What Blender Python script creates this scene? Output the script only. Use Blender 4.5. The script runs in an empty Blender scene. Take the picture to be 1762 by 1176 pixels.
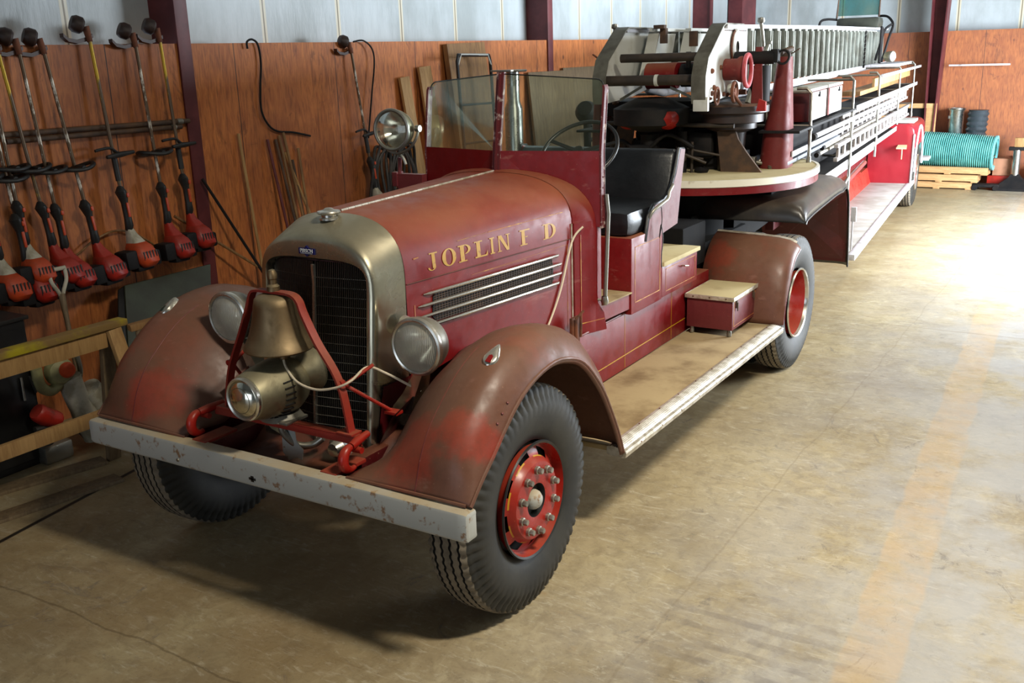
import bpy, bmesh, math, random
from mathutils import Vector, Matrix
random.seed(7)
PI = math.pi
col = bpy.context.scene.collection
scene = bpy.context.scene

# ---------------------------------------------------------------- camera
W, H = 1762, 1176
FPX, PITCH, ROLL, YAW = 1714.0, .2804, -.0318, .5631
CAM = Vector((3.1768, -3.4952, 2.44))
_fw = Vector((-math.sin(YAW)*math.cos(PITCH), math.cos(YAW)*math.cos(PITCH), -math.sin(PITCH)))
_r0 = Vector((math.cos(YAW), math.sin(YAW), 0)); _u0 = _r0.cross(_fw)
_rt = _r0*math.cos(ROLL)+_u0*math.sin(ROLL); _up = -_r0*math.sin(ROLL)+_u0*math.cos(ROLL)
cd = bpy.data.cameras.new('camera'); co = bpy.data.objects.new('camera', cd); col.objects.link(co)
m = Matrix((_rt, _up, -_fw)).transposed().to_4x4(); m.translation = CAM
co.matrix_world = m
cd.sensor_fit = 'HORIZONTAL'; cd.sensor_width = 36.0; cd.lens = 36.0*FPX/W
cd.clip_start = .05; cd.clip_end = 200
scene.camera = co
scene.view_settings.view_transform = 'Standard'
scene.view_settings.look = 'None'
scene.view_settings.gamma = 1
scene.view_settings.use_curve_mapping = False
scene.view_settings.exposure = 0.0

# ---------------------------------------------------------------- light
world = bpy.data.worlds.new('World'); scene.world = world; world.use_nodes = True
bg = world.node_tree.nodes['Background']; bg.inputs[0].default_value = (.75, .87, 1, 1); bg.inputs[1].default_value = .8

def area(name, loc, target, sx, sy, power, color, spread=180):
    l = bpy.data.lights.new(name, 'AREA'); l.shape = 'RECTANGLE'; l.size = sx; l.size_y = sy
    l.energy = power; l.color = color; l.spread = math.radians(spread)
    o = bpy.data.objects.new(name, l); col.objects.link(o); o.location = loc
    o.rotation_euler = (Vector(target)-Vector(loc)).to_track_quat('-Z', 'Y').to_euler()
    return o
# daylight through the big doorway in the right wall, far end
area('doorway_daylight', (5.9, 9.8, 1.9), (0, 9.8, .8), 4.6, 3.2, 2150, (.84, .92, 1), 140)
# daylight through the front doorway behind the photographer
area('front_doorway_daylight', (1.5, -8.8, 2.2), (0.5, 0, 1.0), 5.0, 3.6, 62, (.78, .88, 1))
# high bay lamp over the open half of the floor
area('high_bay_lamp', (4.4, -.65, 5.9), (2.6, 1.9, 0), 1.2, .40, 205, (1, .92, .76), 104)
area('high_bay_lamp_rear', (3.4, 6.0, 5.3), (3.4, 6, 0), 1.2, .55, 60, (1, .94, .80), 150)

# ---------------------------------------------------------------- a pixel and a plane to a point
def ray(x, y): return _fw+_rt*((x-W/2)/FPX)-_up*((y-H/2)/FPX)
def wp(x, y, X=None, Y=None, Z=None):
    d = ray(x, y)
    k = (X-CAM.x)/d.x if X is not None else (Y-CAM.y)/d.y if Y is not None else (Z-CAM.z)/d.z
    return CAM+d*k
# trailer frame: t across, s along, z up
TA = math.radians(5.5); TP = Vector((0, 4.0, 0))
TV = Vector((-math.sin(TA), math.cos(TA), 0)); TU = Vector((math.cos(TA), math.sin(TA), 0))
def tl(p): d = Vector(p)-TP; return Vector((d.dot(TU), d.dot(TV), d.z))
def tp(x, y, t=None, s=None, z=None):
    if z is not None: return tl(wp(x, y, Z=z))
    d = ray(x, y); a = TU if t is not None else TV; v = t if t is not None else s
    return tl(CAM+d*((v-(CAM-TP).dot(a))/d.dot(a)))

# ---------------------------------------------------------------- materials
def S(r, g, b):
    f = lambda c: (c/255/12.92) if c/255 <= .04045 else ((c/255+.055)/1.055)**2.4
    return (f(r), f(g), f(b), 1)
class NT:
    def __init__(s, name):
        s.m = bpy.data.materials.new(name); s.m.use_nodes = True; s.t = s.m.node_tree
        s.b = s.t.nodes['Principled BSDF']; s.tc = s.t.nodes.new('ShaderNodeTexCoord')
    def n(s, t, **k):
        x = s.t.nodes.new('ShaderNode'+t)
        for a, v in k.items(): setattr(x, a, v)
        return x
    def l(s, a, b): s.t.links.new(a, b)
    def mapped(s, scale=(1, 1, 1), src='Object'):
        mp = s.n('Mapping'); mp.inputs['Scale'].default_value = scale; s.l(s.tc.outputs[src], mp.inputs[0]); return mp.outputs[0]
    def noise(s, scale, detail=6, rough=.6, stretch=(1, 1, 1), dist=0):
        x = s.n('TexNoise'); x.inputs['Scale'].default_value = scale; x.inputs['Detail'].default_value = detail
        x.inputs['Roughness'].default_value = rough; x.inputs['Distortion'].default_value = dist
        s.l(s.mapped(stretch), x.inputs['Vector']); return x.outputs['Fac']
    def ramp(s, f, lo, hi, a=0., b=1.):
        x = s.n('MapRange'); x.interpolation_type = 'SMOOTHSTEP'
        for i, v in enumerate((lo, hi, a, b)): x.inputs[i+1].default_value = v
        s.l(f, x.inputs[0]); return x.outputs[0]
    def mix(s, f, a, b):
        x = s.n('Mix', data_type='RGBA')
        if isinstance(f, float): x.inputs[0].default_value = f
        else: s.l(f, x.inputs[0])
        for v, i in ((a, 6), (b, 7)):
            if isinstance(v, tuple): x.inputs[i].default_value = v
            else: s.l(v, x.inputs[i])
        return x.outputs[2]
    def math(s, op, a, b=0., c=None):
        x = s.n('Math', operation=op)
        for i, v in enumerate((a, b) if c is None else (a, b, c)):
            if isinstance(v, (int, float)): x.inputs[i].default_value = v
            else: s.l(v, x.inputs[i])
        return x.outputs[0]
    def upness(s):
        g = s.n('NewGeometry'); x = s.n('SeparateXYZ'); s.l(g.outputs['Normal'], x.inputs[0]); return x.outputs[2]
    def bump(s, f, st, d=.01):
        x = s.n('Bump'); x.inputs['Strength'].default_value = st; x.inputs['Distance'].default_value = d
        s.l(f, x.inputs['Height']); s.l(x.outputs[0], s.b.inputs['Normal'])
    def base(s, c):
        if isinstance(c, tuple): s.b.inputs['Base Color'].default_value = c
        else: s.l(c, s.b.inputs['Base Color'])
    def rough(s, v):
        if isinstance(v, (int, float)): s.b.inputs['Roughness'].default_value = v
        else: s.l(v, s.b.inputs['Roughness'])

def mat(name, c1, c2=None, scale=6, lo=.4, hi=.65, rough=.5, rough2=None, metal=0, bump=0, stretch=(1, 1, 1), dust=0, dustcol=S(120, 92, 62), coat=0, spec=None):
    N = NT(name); f = N.noise(scale, stretch=stretch)
    c = c1
    if c2: c = N.mix(N.ramp(f, lo, hi), c1, c2)
    if dust:
        d = N.math('MULTIPLY', N.ramp(N.upness(), .1, .95), dust)
        d = N.math('MULTIPLY', d, N.ramp(N.noise(3.5, stretch=(1, .6, 1)), .2, .7, .45, 1))
        c = N.mix(d, c, dustcol)
        N.rough(N.math('ADD', N.math('MULTIPLY', d, .4), rough))
        if metal: N.l(N.math('SUBTRACT', metal, N.math('MULTIPLY', d, .8)), N.b.inputs['Metallic'])
    else: N.rough(N.ramp(f, .3, .7, rough, rough2 if rough2 is not None else rough))
    N.base(c)
    if not (metal and dust): N.b.inputs['Metallic'].default_value = metal
    if bump: N.bump(N.noise(scale*6, stretch=stretch), bump)
    if coat: N.b.inputs['Coat Weight'].default_value = coat; N.b.inputs['Coat Roughness'].default_value = .2
    if spec is not None: N.b.inputs['Specular IOR Level'].default_value = spec
    return N.m

M = {}
def paint(name, deep, worn, dust=.5, scale=2.2, lo=.45, hi=.75, dustcol=S(140, 98, 66), rough=.38, edge=None, patch=None):
    N = NT(name)
    c = N.mix(N.ramp(N.noise(scale, 5, dist=.4), lo, hi), deep, worn)
    if patch:
        g = N.n('SeparateXYZ'); N.l(N.tc.outputs['Object'], g.inputs[0])
        for (px, py, pz, pr) in patch:
            v = N.n('CombineXYZ'); N.l(N.math('ABSOLUTE', g.outputs[0]), v.inputs[0]); N.l(g.outputs[1], v.inputs[1]); N.l(g.outputs[2], v.inputs[2])
            dd = N.n('VectorMath', operation='DISTANCE'); N.l(v.outputs[0], dd.inputs[0]); dd.inputs[1].default_value = (px, py, pz)
            q = N.math('ADD', dd.outputs['Value'], N.math('MULTIPLY', N.math('SUBTRACT', N.noise(5, 6), .5), .35))
            c = N.mix(N.math('MULTIPLY', N.ramp(q, pr*.55, pr*1.15, 1, 0), .75), c, S(150, 48, 34))
    c = N.mix(N.math('MULTIPLY', N.ramp(N.noise(28, 7, .75), .40, .70), .30), c, tuple(v*.45 for v in deep[:3])+(1,))
    sp = N.ramp(N.noise(90, 2), .70, .76)
    c = N.mix(N.math('MULTIPLY', sp, .35), c, S(190, 150, 120))
    sc = N.ramp(N.noise(7, 8, stretch=(1, .35, 2.5)), .62, .72)
    c = N.mix(N.math('MULTIPLY', sc, .22), c, S(165, 120, 110))
    d = N.math('MULTIPLY', N.ramp(N.upness(), .0, .95), dust)
    d = N.math('MULTIPLY', d, N.ramp(N.noise(2.0, 6), .25, .7, .35, 1))
    c = N.mix(d, c, dustcol); N.base(c)
    N.rough(N.math('ADD', N.math('MULTIPLY', d, .35), N.ramp(N.noise(12, 4), .3, .7, rough-.06, rough+.12)))
    N.bump(N.noise(120, 2), .05, .002); N.b.inputs['Specular IOR Level'].default_value = .38
    return N.m
M['red'] = paint('aged_red_paint', S(112, 12, 18), S(124, 26, 28), .62)
M['post'] = mat('chipped_maroon_post_paint', S(92, 32, 36), S(168, 150, 144), scale=16, lo=.54, hi=.62, rough=.5)
M['hood'] = paint('hood_red_paint', S(114, 18, 20), S(128, 36, 32), .75, dustcol=S(150, 92, 62), rough=.34)
M['red_dark'] = paint('dark_red_paint', S(72, 14, 18), S(92, 24, 24), .5)
M['red_bright'] = paint('bright_red_paint', S(158, 30, 22), S(138, 42, 32), .3, rough=.3)
M['red_bracket'] = paint('bracket_red_paint', S(150, 44, 34), S(136, 64, 50), .5, rough=.42)
M['fender'] = paint('dusty_fender_paint', S(104, 68, 54), S(124, 60, 46), .45, scale=2.2, lo=.48, hi=.72, dustcol=S(124, 92, 68), rough=.36, patch=((.80, -.50, .90, .17), (1.04, -.46, .96, .12), (.62, 3.5, .98, .13)))
M['maroon'] = paint('maroon_paint', S(104, 40, 44), S(118, 56, 56), .35)
M['column'] = mat('oxide_red_steel', S(84, 30, 34), S(104, 44, 46), rough=.55, scale=3)
def chrome(name, c, r1, r2, dust, metal=1.0, scale=5):
    N = NT(name); f = N.noise(scale, 6, dist=.5)
    cc = N.mix(N.ramp(f, .45, .7), c, tuple(v*.6 for v in c[:3])+(1,))
    d = N.math('MULTIPLY', N.ramp(N.upness(), .0, .9, .12, 1), dust)
    N.base(N.mix(d, cc, S(150, 136, 104))); N.l(N.math('SUBTRACT', metal, N.math('MULTIPLY', d, .7)), N.b.inputs['Metallic'])
    N.rough(N.math('ADD', N.math('MULTIPLY', d, .35), N.ramp(f, .3, .7, r1, r2)))
    return N.m
M['chrome'] = chrome('dusty_chrome', S(215, 212, 204), .12, .3, .35)
M['shell'] = chrome('tarnished_nickel', S(196, 190, 168), .10, .32, .5, scale=3.5)
M['steel'] = chrome('dull_steel', S(160, 158, 150), .35, .5, .3)
M['siren'] = chrome('weathered_siren_metal', S(160, 154, 128), .35, .55, .45, scale=12)
M['bell'] = chrome('dull_bell_bronze', S(132, 110, 82), .34, .55, .5, scale=9)
M['alu'] = mat('painted_aluminium_plate', S(205, 206, 200), S(176, 174, 160), scale=4, lo=.5, hi=.75, rough=.45, metal=.25, dust=.3, dustcol=S(150, 140, 115))
M['silver'] = mat('chipped_silver_paint', S(176, 178, 174), S(138, 108, 82), scale=22, lo=.57, hi=.69, rough=.5, metal=.2, dust=.85, dustcol=S(165, 142, 100))
M['white_metal'] = mat('pale_rail_paint', S(200, 198, 202), S(150, 142, 138), rough=.5, scale=9, lo=.5, hi=.72)
M['matte_black'] = mat('matte_black_steel', S(10, 10, 12), S(16, 15, 15), rough=.85, scale=6, spec=.2)
M['tower'] = paint('faded_tower_paint', S(108, 32, 30), S(118, 52, 44), .3, rough=.6)
M['ladder_paint'] = mat('old_white_ladder_paint', S(178, 172, 170), S(146, 136, 130), rough=.6, scale=8)
M['truss'] = mat('aerial_ladder_metal', S(140, 144, 136), S(108, 108, 98), rough=.5, metal=.35, scale=5)
M['edge_trim'] = mat('worn_aluminium_trim', S(214, 208, 196), S(170, 160, 140), rough=.4, metal=.5, scale=14)
def tyre(name):
    N = NT(name)
    f = N.noise(5, 6); N.base(N.mix(N.ramp(f, .35, .7), S(26, 26, 24), S(46, 44, 38)))
    N.rough(.62); N.bump(N.noise(60, 3), .15, .002); return N.m
M['rubber'] = tyre('tyre_rubber')
M['tread'] = mat('dusty_tread_rubber', S(118, 108, 92), S(92, 84, 72), scale=20, rough=.9)
M['groove'] = mat('tread_groove', S(20, 19, 18), rough=.9)
M['black'] = mat('black_enamel', S(18, 18, 19), S(28, 27, 26), rough=.4, scale=6)
M['soot'] = mat('greasy_black_iron', S(16, 15, 17), S(28, 24, 23), rough=.7, scale=9, spec=.3)
M['iron'] = mat('rusty_brown_iron', S(66, 50, 40), S(92, 66, 46), scale=8, rough=.7, dust=.3)
M['leather'] = mat('black_leather', S(16, 18, 22), S(26, 28, 32), scale=5, rough=.36, bump=.15)
M['darkgrille'] = mat('radiator_core', S(14, 13, 13), S(26, 24, 22), scale=30, rough=.8)
M['slat'] = chrome('grille_slat_metal', S(110, 104, 98), .35, .5, .1)
M['gold'] = mat('gold_leaf_paint', S(182, 138, 26), S(146, 96, 30), scale=25, lo=.55, hi=.68, rough=.45)
M['gold_faded'] = mat('faded_gold_paint', S(160, 92, 44), S(190, 140, 52), scale=14, lo=.5, hi=.6, rough=.5)
M['trim_white'] = mat('bright_band_metal', S(226, 222, 208), S(190, 180, 158), rough=.45, scale=10, lo=.55, hi=.7)
M['deck'] = mat('tan_deck_surface', S(190, 176, 134), S(160, 142, 104), scale=5, lo=.5, hi=.8, rough=.85, bump=.1)
M['board'] = mat('grimy_running_board_mat', S(166, 146, 108), S(120, 98, 66), scale=3.2, lo=.42, hi=.72, rough=.85, bump=.15)
M['rust'] = mat('rust', S(110, 62, 38), S(70, 40, 28), rough=.85, scale=12)
M['cable'] = mat('white_cable_sheath', S(205, 190, 165), rough=.6)
M['hose_black'] = mat('black_hose_rubber', S(34, 32, 30), S(64, 58, 52), rough=.55, scale=8)
M['blue'] = mat('blue_badge_enamel', S(32, 34, 92), rough=.25)
M['badge_red'] = mat('red_badge_enamel', S(120, 24, 24), rough=.25)
M['badge_green'] = mat('dark_green_badge_enamel', S(24, 60, 56), rough=.25)
M['white'] = mat('white_enamel', S(235, 235, 232), rough=.4)
def glass(name, tint, amt, rough=.05, alpha_mix=.85):
    N = NT(name); N.t.nodes.remove(N.b)
    tr = N.n('BsdfTransparent'); tr.inputs[0].default_value = tint
    gl = N.n('BsdfGlossy'); gl.inputs['Color'].default_value = (.9, .95, .93, 1); gl.inputs['Roughness'].default_value = rough
    fr = N.n('Fresnel'); fr.inputs[0].default_value = 1.5
    mx = N.n('MixShader'); N.l(N.math('ADD', N.math('MULTIPLY', fr.outputs[0], .45 if 'lens' not in name else .8), amt), mx.inputs[0])
    N.l(tr.outputs[0], mx.inputs[1]); N.l(gl.outputs[0], mx.inputs[2])
    df = N.n('BsdfDiffuse'); df.inputs[0].default_value = S(120, 128, 110) if 'lens' not in name else S(226, 220, 204)
    if 'fluted' in name:
        wv = N.n('TexWave', wave_type='BANDS', bands_direction='X'); wv.inputs['Scale'].default_value = 38; N.l(N.tc.outputs['Object'], wv.inputs['Vector'])
        bp = N.n('Bump'); bp.inputs['Strength'].default_value = .5; bp.inputs['Distance'].default_value = .003; N.l(wv.outputs['Fac'], bp.inputs['Height'])
        N.l(bp.outputs[0], gl.inputs['Normal']); N.l(bp.outputs[0], df.inputs['Normal'])
    m2 = N.n('MixShader'); N.l(N.ramp(N.noise(4, 6, stretch=(1, 1, .4)), .3, .75, (.03 if 'fluted' not in name else .32), 1-alpha_mix), m2.inputs[0])
    N.l(mx.outputs[0], m2.inputs[1]); N.l(df.outputs[0], m2.inputs[2])
    N.l(m2.outputs[0], N.t.nodes['Material Output'].inputs[0]); return N.m
M['windscreen'] = glass('greenish_dusty_glass', (.90, .94, .89, 1), .01, alpha_mix=.95)
M['lens'] = glass('fluted_lamp_lens', (.97, .96, .93, 1), .05, .12, .50)
M['clear_lens'] = glass('clear_lamp_lens', (.97, .97, .95, 1), .05, .06, .88)
M['teal_glass'] = glass('teal_tinted_glass', (.35, .62, .62, 1), .08, .2, .60)
M['reflector'] = chrome('lamp_reflector', S(240, 236, 220), .10, .22, .0, scale=20)
def wood(name, a, b, st=(6, 6, .7), scale=4, rough=.65, dark=None):
    N = NT(name)
    f = N.noise(scale, 8, .65, st, 1.2)
    c = N.mix(N.ramp(f, .3, .72), a, b)
    g = N.noise(scale*7, 4, .5, (st[0]*1.5, st[1]*1.5, st[2]*.4))
    c = N.mix(N.math('MULTIPLY', N.ramp(g, .5, .8), .4), c, tuple(v*.5 for v in a[:3])+(1,))
    if dark: c = N.mix(N.ramp(N.noise(1.1, 4), .52, .72), c, dark)
    N.base(c); N.rough(rough); N.bump(g, .12, .003); return N.m
M['lumber'] = wood('raw_lumber', S(178, 140, 88), S(150, 112, 66))
M['lumber_grey'] = wood('grey_weathered_lumber', S(120, 100, 72), S(92, 74, 52))
M['lumber_y'] = mat('yellow_smeared_lumber', S(132, 104, 58), S(172, 156, 22), scale=2.6, lo=.44, hi=.60, rough=.7, stretch=(1, 1, 1))
M['pallet'] = wood('pallet_wood', S(206, 164, 112), S(180, 136, 88), st=(1, 6, 6))
M['stick'] = wood('stake_wood', S(150, 112, 66), S(110, 76, 44))
M['orange'] = mat('orange_plastic', S(190, 66, 26), S(140, 56, 30), rough=.45, scale=9, lo=.5, hi=.75, dust=.4, dustcol=S(110, 66, 42))
M['redplastic'] = mat('red_plastic', S(160, 34, 22), S(112, 32, 24), rough=.4, scale=9, lo=.5, hi=.75, dust=.4, dustcol=S(100, 58, 42))
M['blackplastic'] = mat('black_plastic', S(26, 25, 24), S(40, 38, 36), rough=.5, scale=9)
M['greyplastic'] = mat('pale_grey_plastic', S(182, 176, 158), S(140, 132, 110), rough=.55, scale=7)
M['shaft'] = mat('chipped_trimmer_shaft', S(96, 76, 56), S(196, 186, 170), scale=9, lo=.52, hi=.58, rough=.4, metal=.5, stretch=(1, 1, .45))
M['shaft_y'] = mat('chipped_yellow_shaft', S(96, 76, 56), S(196, 160, 40), scale=6, lo=.50, hi=.56, rough=.4, metal=.3, stretch=(1, 1, .3))
M['guard'] = mat('brown_plastic_guard', S(62, 36, 26), S(40, 26, 20), rough=.5, scale=8)
M['greenhose'] = mat('green_ribbed_hose', S(112, 184, 176), S(84, 152, 148), rough=.3, scale=5)
M['greenglass'] = mat('dark_green_sheet', S(56, 62, 48), S(44, 44, 32), rough=.35, scale=3)
M['cardboard'] = mat('cardboard', S(170, 120, 92), S(150, 104, 78), rough=.85, scale=6)
M['pipe'] = chrome('galvanised_pipe', S(190, 192, 188), .22, .38, .1, scale=6)
M['yellowish'] = mat('olive_yellow_plastic', S(150, 146, 100), S(120, 114, 80), rough=.5, scale=6)

M['flange'] = mat('dull_flange_metal', S(112, 110, 100), S(84, 80, 70), scale=5, rough=.5, metal=.4)
M['soot_brown'] = mat('brown_black_roller', S(44, 36, 30), S(62, 50, 40), scale=7, rough=.6)

# ---------------------------------------------------------------- mesh builder
def basis(d, up=Vector((0, 0, 1))):
    d = Vector(d).normalized()
    a = d.cross(up)
    if a.length < 1e-4: a = d.cross(Vector((0, 1, 0)))
    a.normalize(); return a, a.cross(d).normalized()*-1
class MB:
    def __init__(s): s.v = []; s.f = []; s.mi = []
    def add(s, vs, fs, mi=0):
        o = len(s.v); s.v += [tuple(v) for v in vs]
        for f in fs: s.f.append(tuple(i+o for i in f)); s.mi.append(mi)
        return s
    def box(s, c, size, bv=0.0, rot=None, mi=0):
        bm = bmesh.new(); bmesh.ops.create_cube(bm, size=1)
        for v in bm.verts: v.co = Vector((v.co.x*size[0], v.co.y*size[1], v.co.z*size[2]))
        if bv: bmesh.ops.bevel(bm, geom=bm.edges[:], offset=min(bv, min(size)*.45), segments=2, affect='EDGES', profile=.6)
        R = rot if rot is not None else Matrix.Identity(3)
        vs = [R @ v.co+Vector(c) for v in bm.verts]; fs = [[v.index for v in f.verts] for f in bm.faces]
        bm.free(); return s.add(vs, fs, mi)
    def span(s, a, b, bv=0.0, mi=0):
        a = Vector(a); b = Vector(b)
        return s.box((a+b)/2, [max(abs(b[i]-a[i]), 1e-4) for i in range(3)], bv, mi=mi)
    def beam(s, a, b, w, h, bv=.002, up=Vector((0, 0, 1)), mi=0):
        a = Vector(a); b = Vector(b); d = b-a; x, y = basis(d, up); L = d.length
        R = Matrix((x, y, d.normalized())).transposed()
        return s.box((a+b)/2, (w, h, L), bv, R, mi)
    def loft(s, rings, closed=True, cap=False, mi=0):
        n = len(rings[0]); vs = [p for r in rings for p in r]; fs = []
        for i in range(len(rings)-1):
            for j in range(n if closed else n-1):
                a = i*n+j; b = i*n+(j+1) % n; fs.append((a, b, b+n, a+n))
        if cap:
            fs.append(tuple(range(n))[::-1]); fs.append(tuple(range((len(rings)-1)*n, len(rings)*n)))
        return s.add(vs, fs, mi)
    def tube(s, pts, r, n=10, cap=True, mi=0, closed=False, flat=None):
        pts = [Vector(p) for p in pts]; N_ = len(pts); rs = r if isinstance(r, (list, tuple)) else [r]*N_
        def tan(i):
            if closed: return (pts[(i+1) % N_]-pts[i-1]).normalized()
            return (pts[min(i+1, N_-1)]-pts[max(i-1, 0)]).normalized()
        t0 = tan(0); x, y = basis(t0); rings = []
        for i in range(N_):
            t = tan(i)
            x = (x-t*x.dot(t)); x.normalize(); y = t.cross(x)
            rings.append([pts[i]+(x*math.cos(2*PI*k/n)+y*math.sin(2*PI*k/n))*rs[i] for k in range(n)])
        if closed: rings.append(rings[0]); return s.loft(rings, mi=mi)
        return s.loft(rings, cap=cap, mi=mi)
    def cyl(s, a, b, r, r2=None, n=20, mi=0, cap=True): return s.tube([a, b], [r, r if r2 is None else r2], n, cap, mi)
    def lathe(s, prof, c=(0, 0, 0), axis=(0, 0, 1), n=32, cap=False, mi=0, a0=0, a1=2*PI):
        ax = Vector(axis).normalized(); x, y = basis(ax); c = Vector(c); full = abs(a1-a0-2*PI) < 1e-6; rings = []
        for r, h in prof:
            rings.append([c+ax*h+(x*math.cos(a0+(a1-a0)*k/n)+y*math.sin(a0+(a1-a0)*k/n))*max(r, 1e-5) for k in range(n if full else n+1)])
        return s.loft(rings, closed=full, cap=cap, mi=mi)
    def prism(s, poly, off, mi=0):
        a = [Vector(p) for p in poly]; b = [p+Vector(off) for p in a]; n = len(a)
        return s.add(a+b, [tuple(range(n))[::-1], tuple(range(n, 2*n))]+[(i, (i+1) % n, (i+1) % n+n, i+n) for i in range(n)], mi)
    def strap(s, pts, w, th, wdir, mi=0):
        pts = [Vector(p) for p in pts]; wd = Vector(wdir).normalized(); rings = []
        for i, p in enumerate(pts):
            t = (pts[min(i+1, len(pts)-1)]-pts[max(i-1, 0)]).normalized(); nn = t.cross(wd).normalized()
            rings.append([p+wd*w/2+nn*th/2, p-wd*w/2+nn*th/2, p-wd*w/2-nn*th/2, p+wd*w/2-nn*th/2])
        return s.loft(rings, cap=True, mi=mi)
    def build(s, name, mats, parent=None, smooth=True, angle=38, solid=0, origin=None):
        me = bpy.data.meshes.new(name)
        vs = s.v if origin is None else [tuple(Vector(v)-Vector(origin)) for v in s.v]
        me.from_pydata(vs, [], s.f); me.update()
        if not isinstance(mats, (list, tuple)): mats = [mats]
        for m_ in mats: me.materials.append(m_)
        me.polygons.foreach_set('material_index', s.mi)
        bm = bmesh.new(); bm.from_mesh(me); bmesh.ops.remove_doubles(bm, verts=bm.verts, dist=1e-5)
        bmesh.ops.recalc_face_normals(bm, faces=bm.faces); bm.to_mesh(me); bm.free()
        if smooth:
            me.polygons.foreach_set('use_smooth', [True]*len(me.polygons)); me.set_sharp_from_angle(angle=math.radians(angle))
        o = bpy.data.objects.new(name, me); col.objects.link(o)
        if parent: o.parent = parent
        if origin is not None: o.location = origin
        if solid:
            md = o.modifiers.new('solid', 'SOLIDIFY'); md.thickness = solid; md.offset = 0
        return o
def tag(o, label=None, cat=None, group=None, kind=None):
    for k, v in (('label', label), ('category', cat), ('group', group), ('kind', kind)):
        if v: o[k] = v
    return o
def empty(name, loc, rz=0, label=None, cat=None, group=None):
    o = bpy.data.objects.new(name, None); col.objects.link(o); o.location = loc; o.rotation_euler = (0, 0, rz)
    o.empty_display_size = .1
    return tag(o, label, cat, group)
def kids(o): return [c for c in col.objects if c.parent == o]
def copy_tree(o, parent=None):
    c = o.copy(); col.objects.link(c); c.parent = parent
    for ch in kids(o): copy_tree(ch, c)
    return c
def smooth_pts(pts, k=6):
    pts = [Vector(p) for p in pts]; out = []
    for i in range(len(pts)-1):
        p0 = pts[max(i-1, 0)]; p1 = pts[i]; p2 = pts[i+1]; p3 = pts[min(i+2, len(pts)-1)]
        for j in range(k):
            t = j/k
            out.append(.5*((2*p1)+(p2-p0)*t+(2*p0-5*p1+4*p2-p3)*t*t+(3*p1-p0-3*p2+p3)*t**3))
    out.append(pts[-1]); return out
def arc(c, r, a0, a1, u, v, n=12):
    c = Vector(c); u = Vector(u); v = Vector(v)
    return [c+u*(r*math.cos(a0+(a1-a0)*i/n))+v*(r*math.sin(a0+(a1-a0)*i/n)) for i in range(n+1)]
def text_mb(txt, size, at, xd, yd, mb, mi=0, thick=.001):
    cu = bpy.data.curves.new('tmp', 'FONT'); cu.body = txt; cu.size = size; cu.extrude = thick; cu.align_x = 'CENTER'; cu.align_y = 'CENTER'
    o = bpy.data.objects.new('tmp', cu); col.objects.link(o)
    dg = bpy.context.evaluated_depsgraph_get(); dg.update()
    me = o.evaluated_get(dg).to_mesh()
    xd = Vector(xd).normalized(); yd = Vector(yd).normalized(); zd = xd.cross(yd)
    vs = [Vector(at)+xd*v.co.x+yd*v.co.y+zd*v.co.z for v in me.vertices]; fs = [tuple(p.vertices) for p in me.polygons]
    mb.add(vs, fs, mi); o.evaluated_get(dg).to_mesh_clear(); bpy.data.objects.remove(o); bpy.data.curves.remove(cu)

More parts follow.
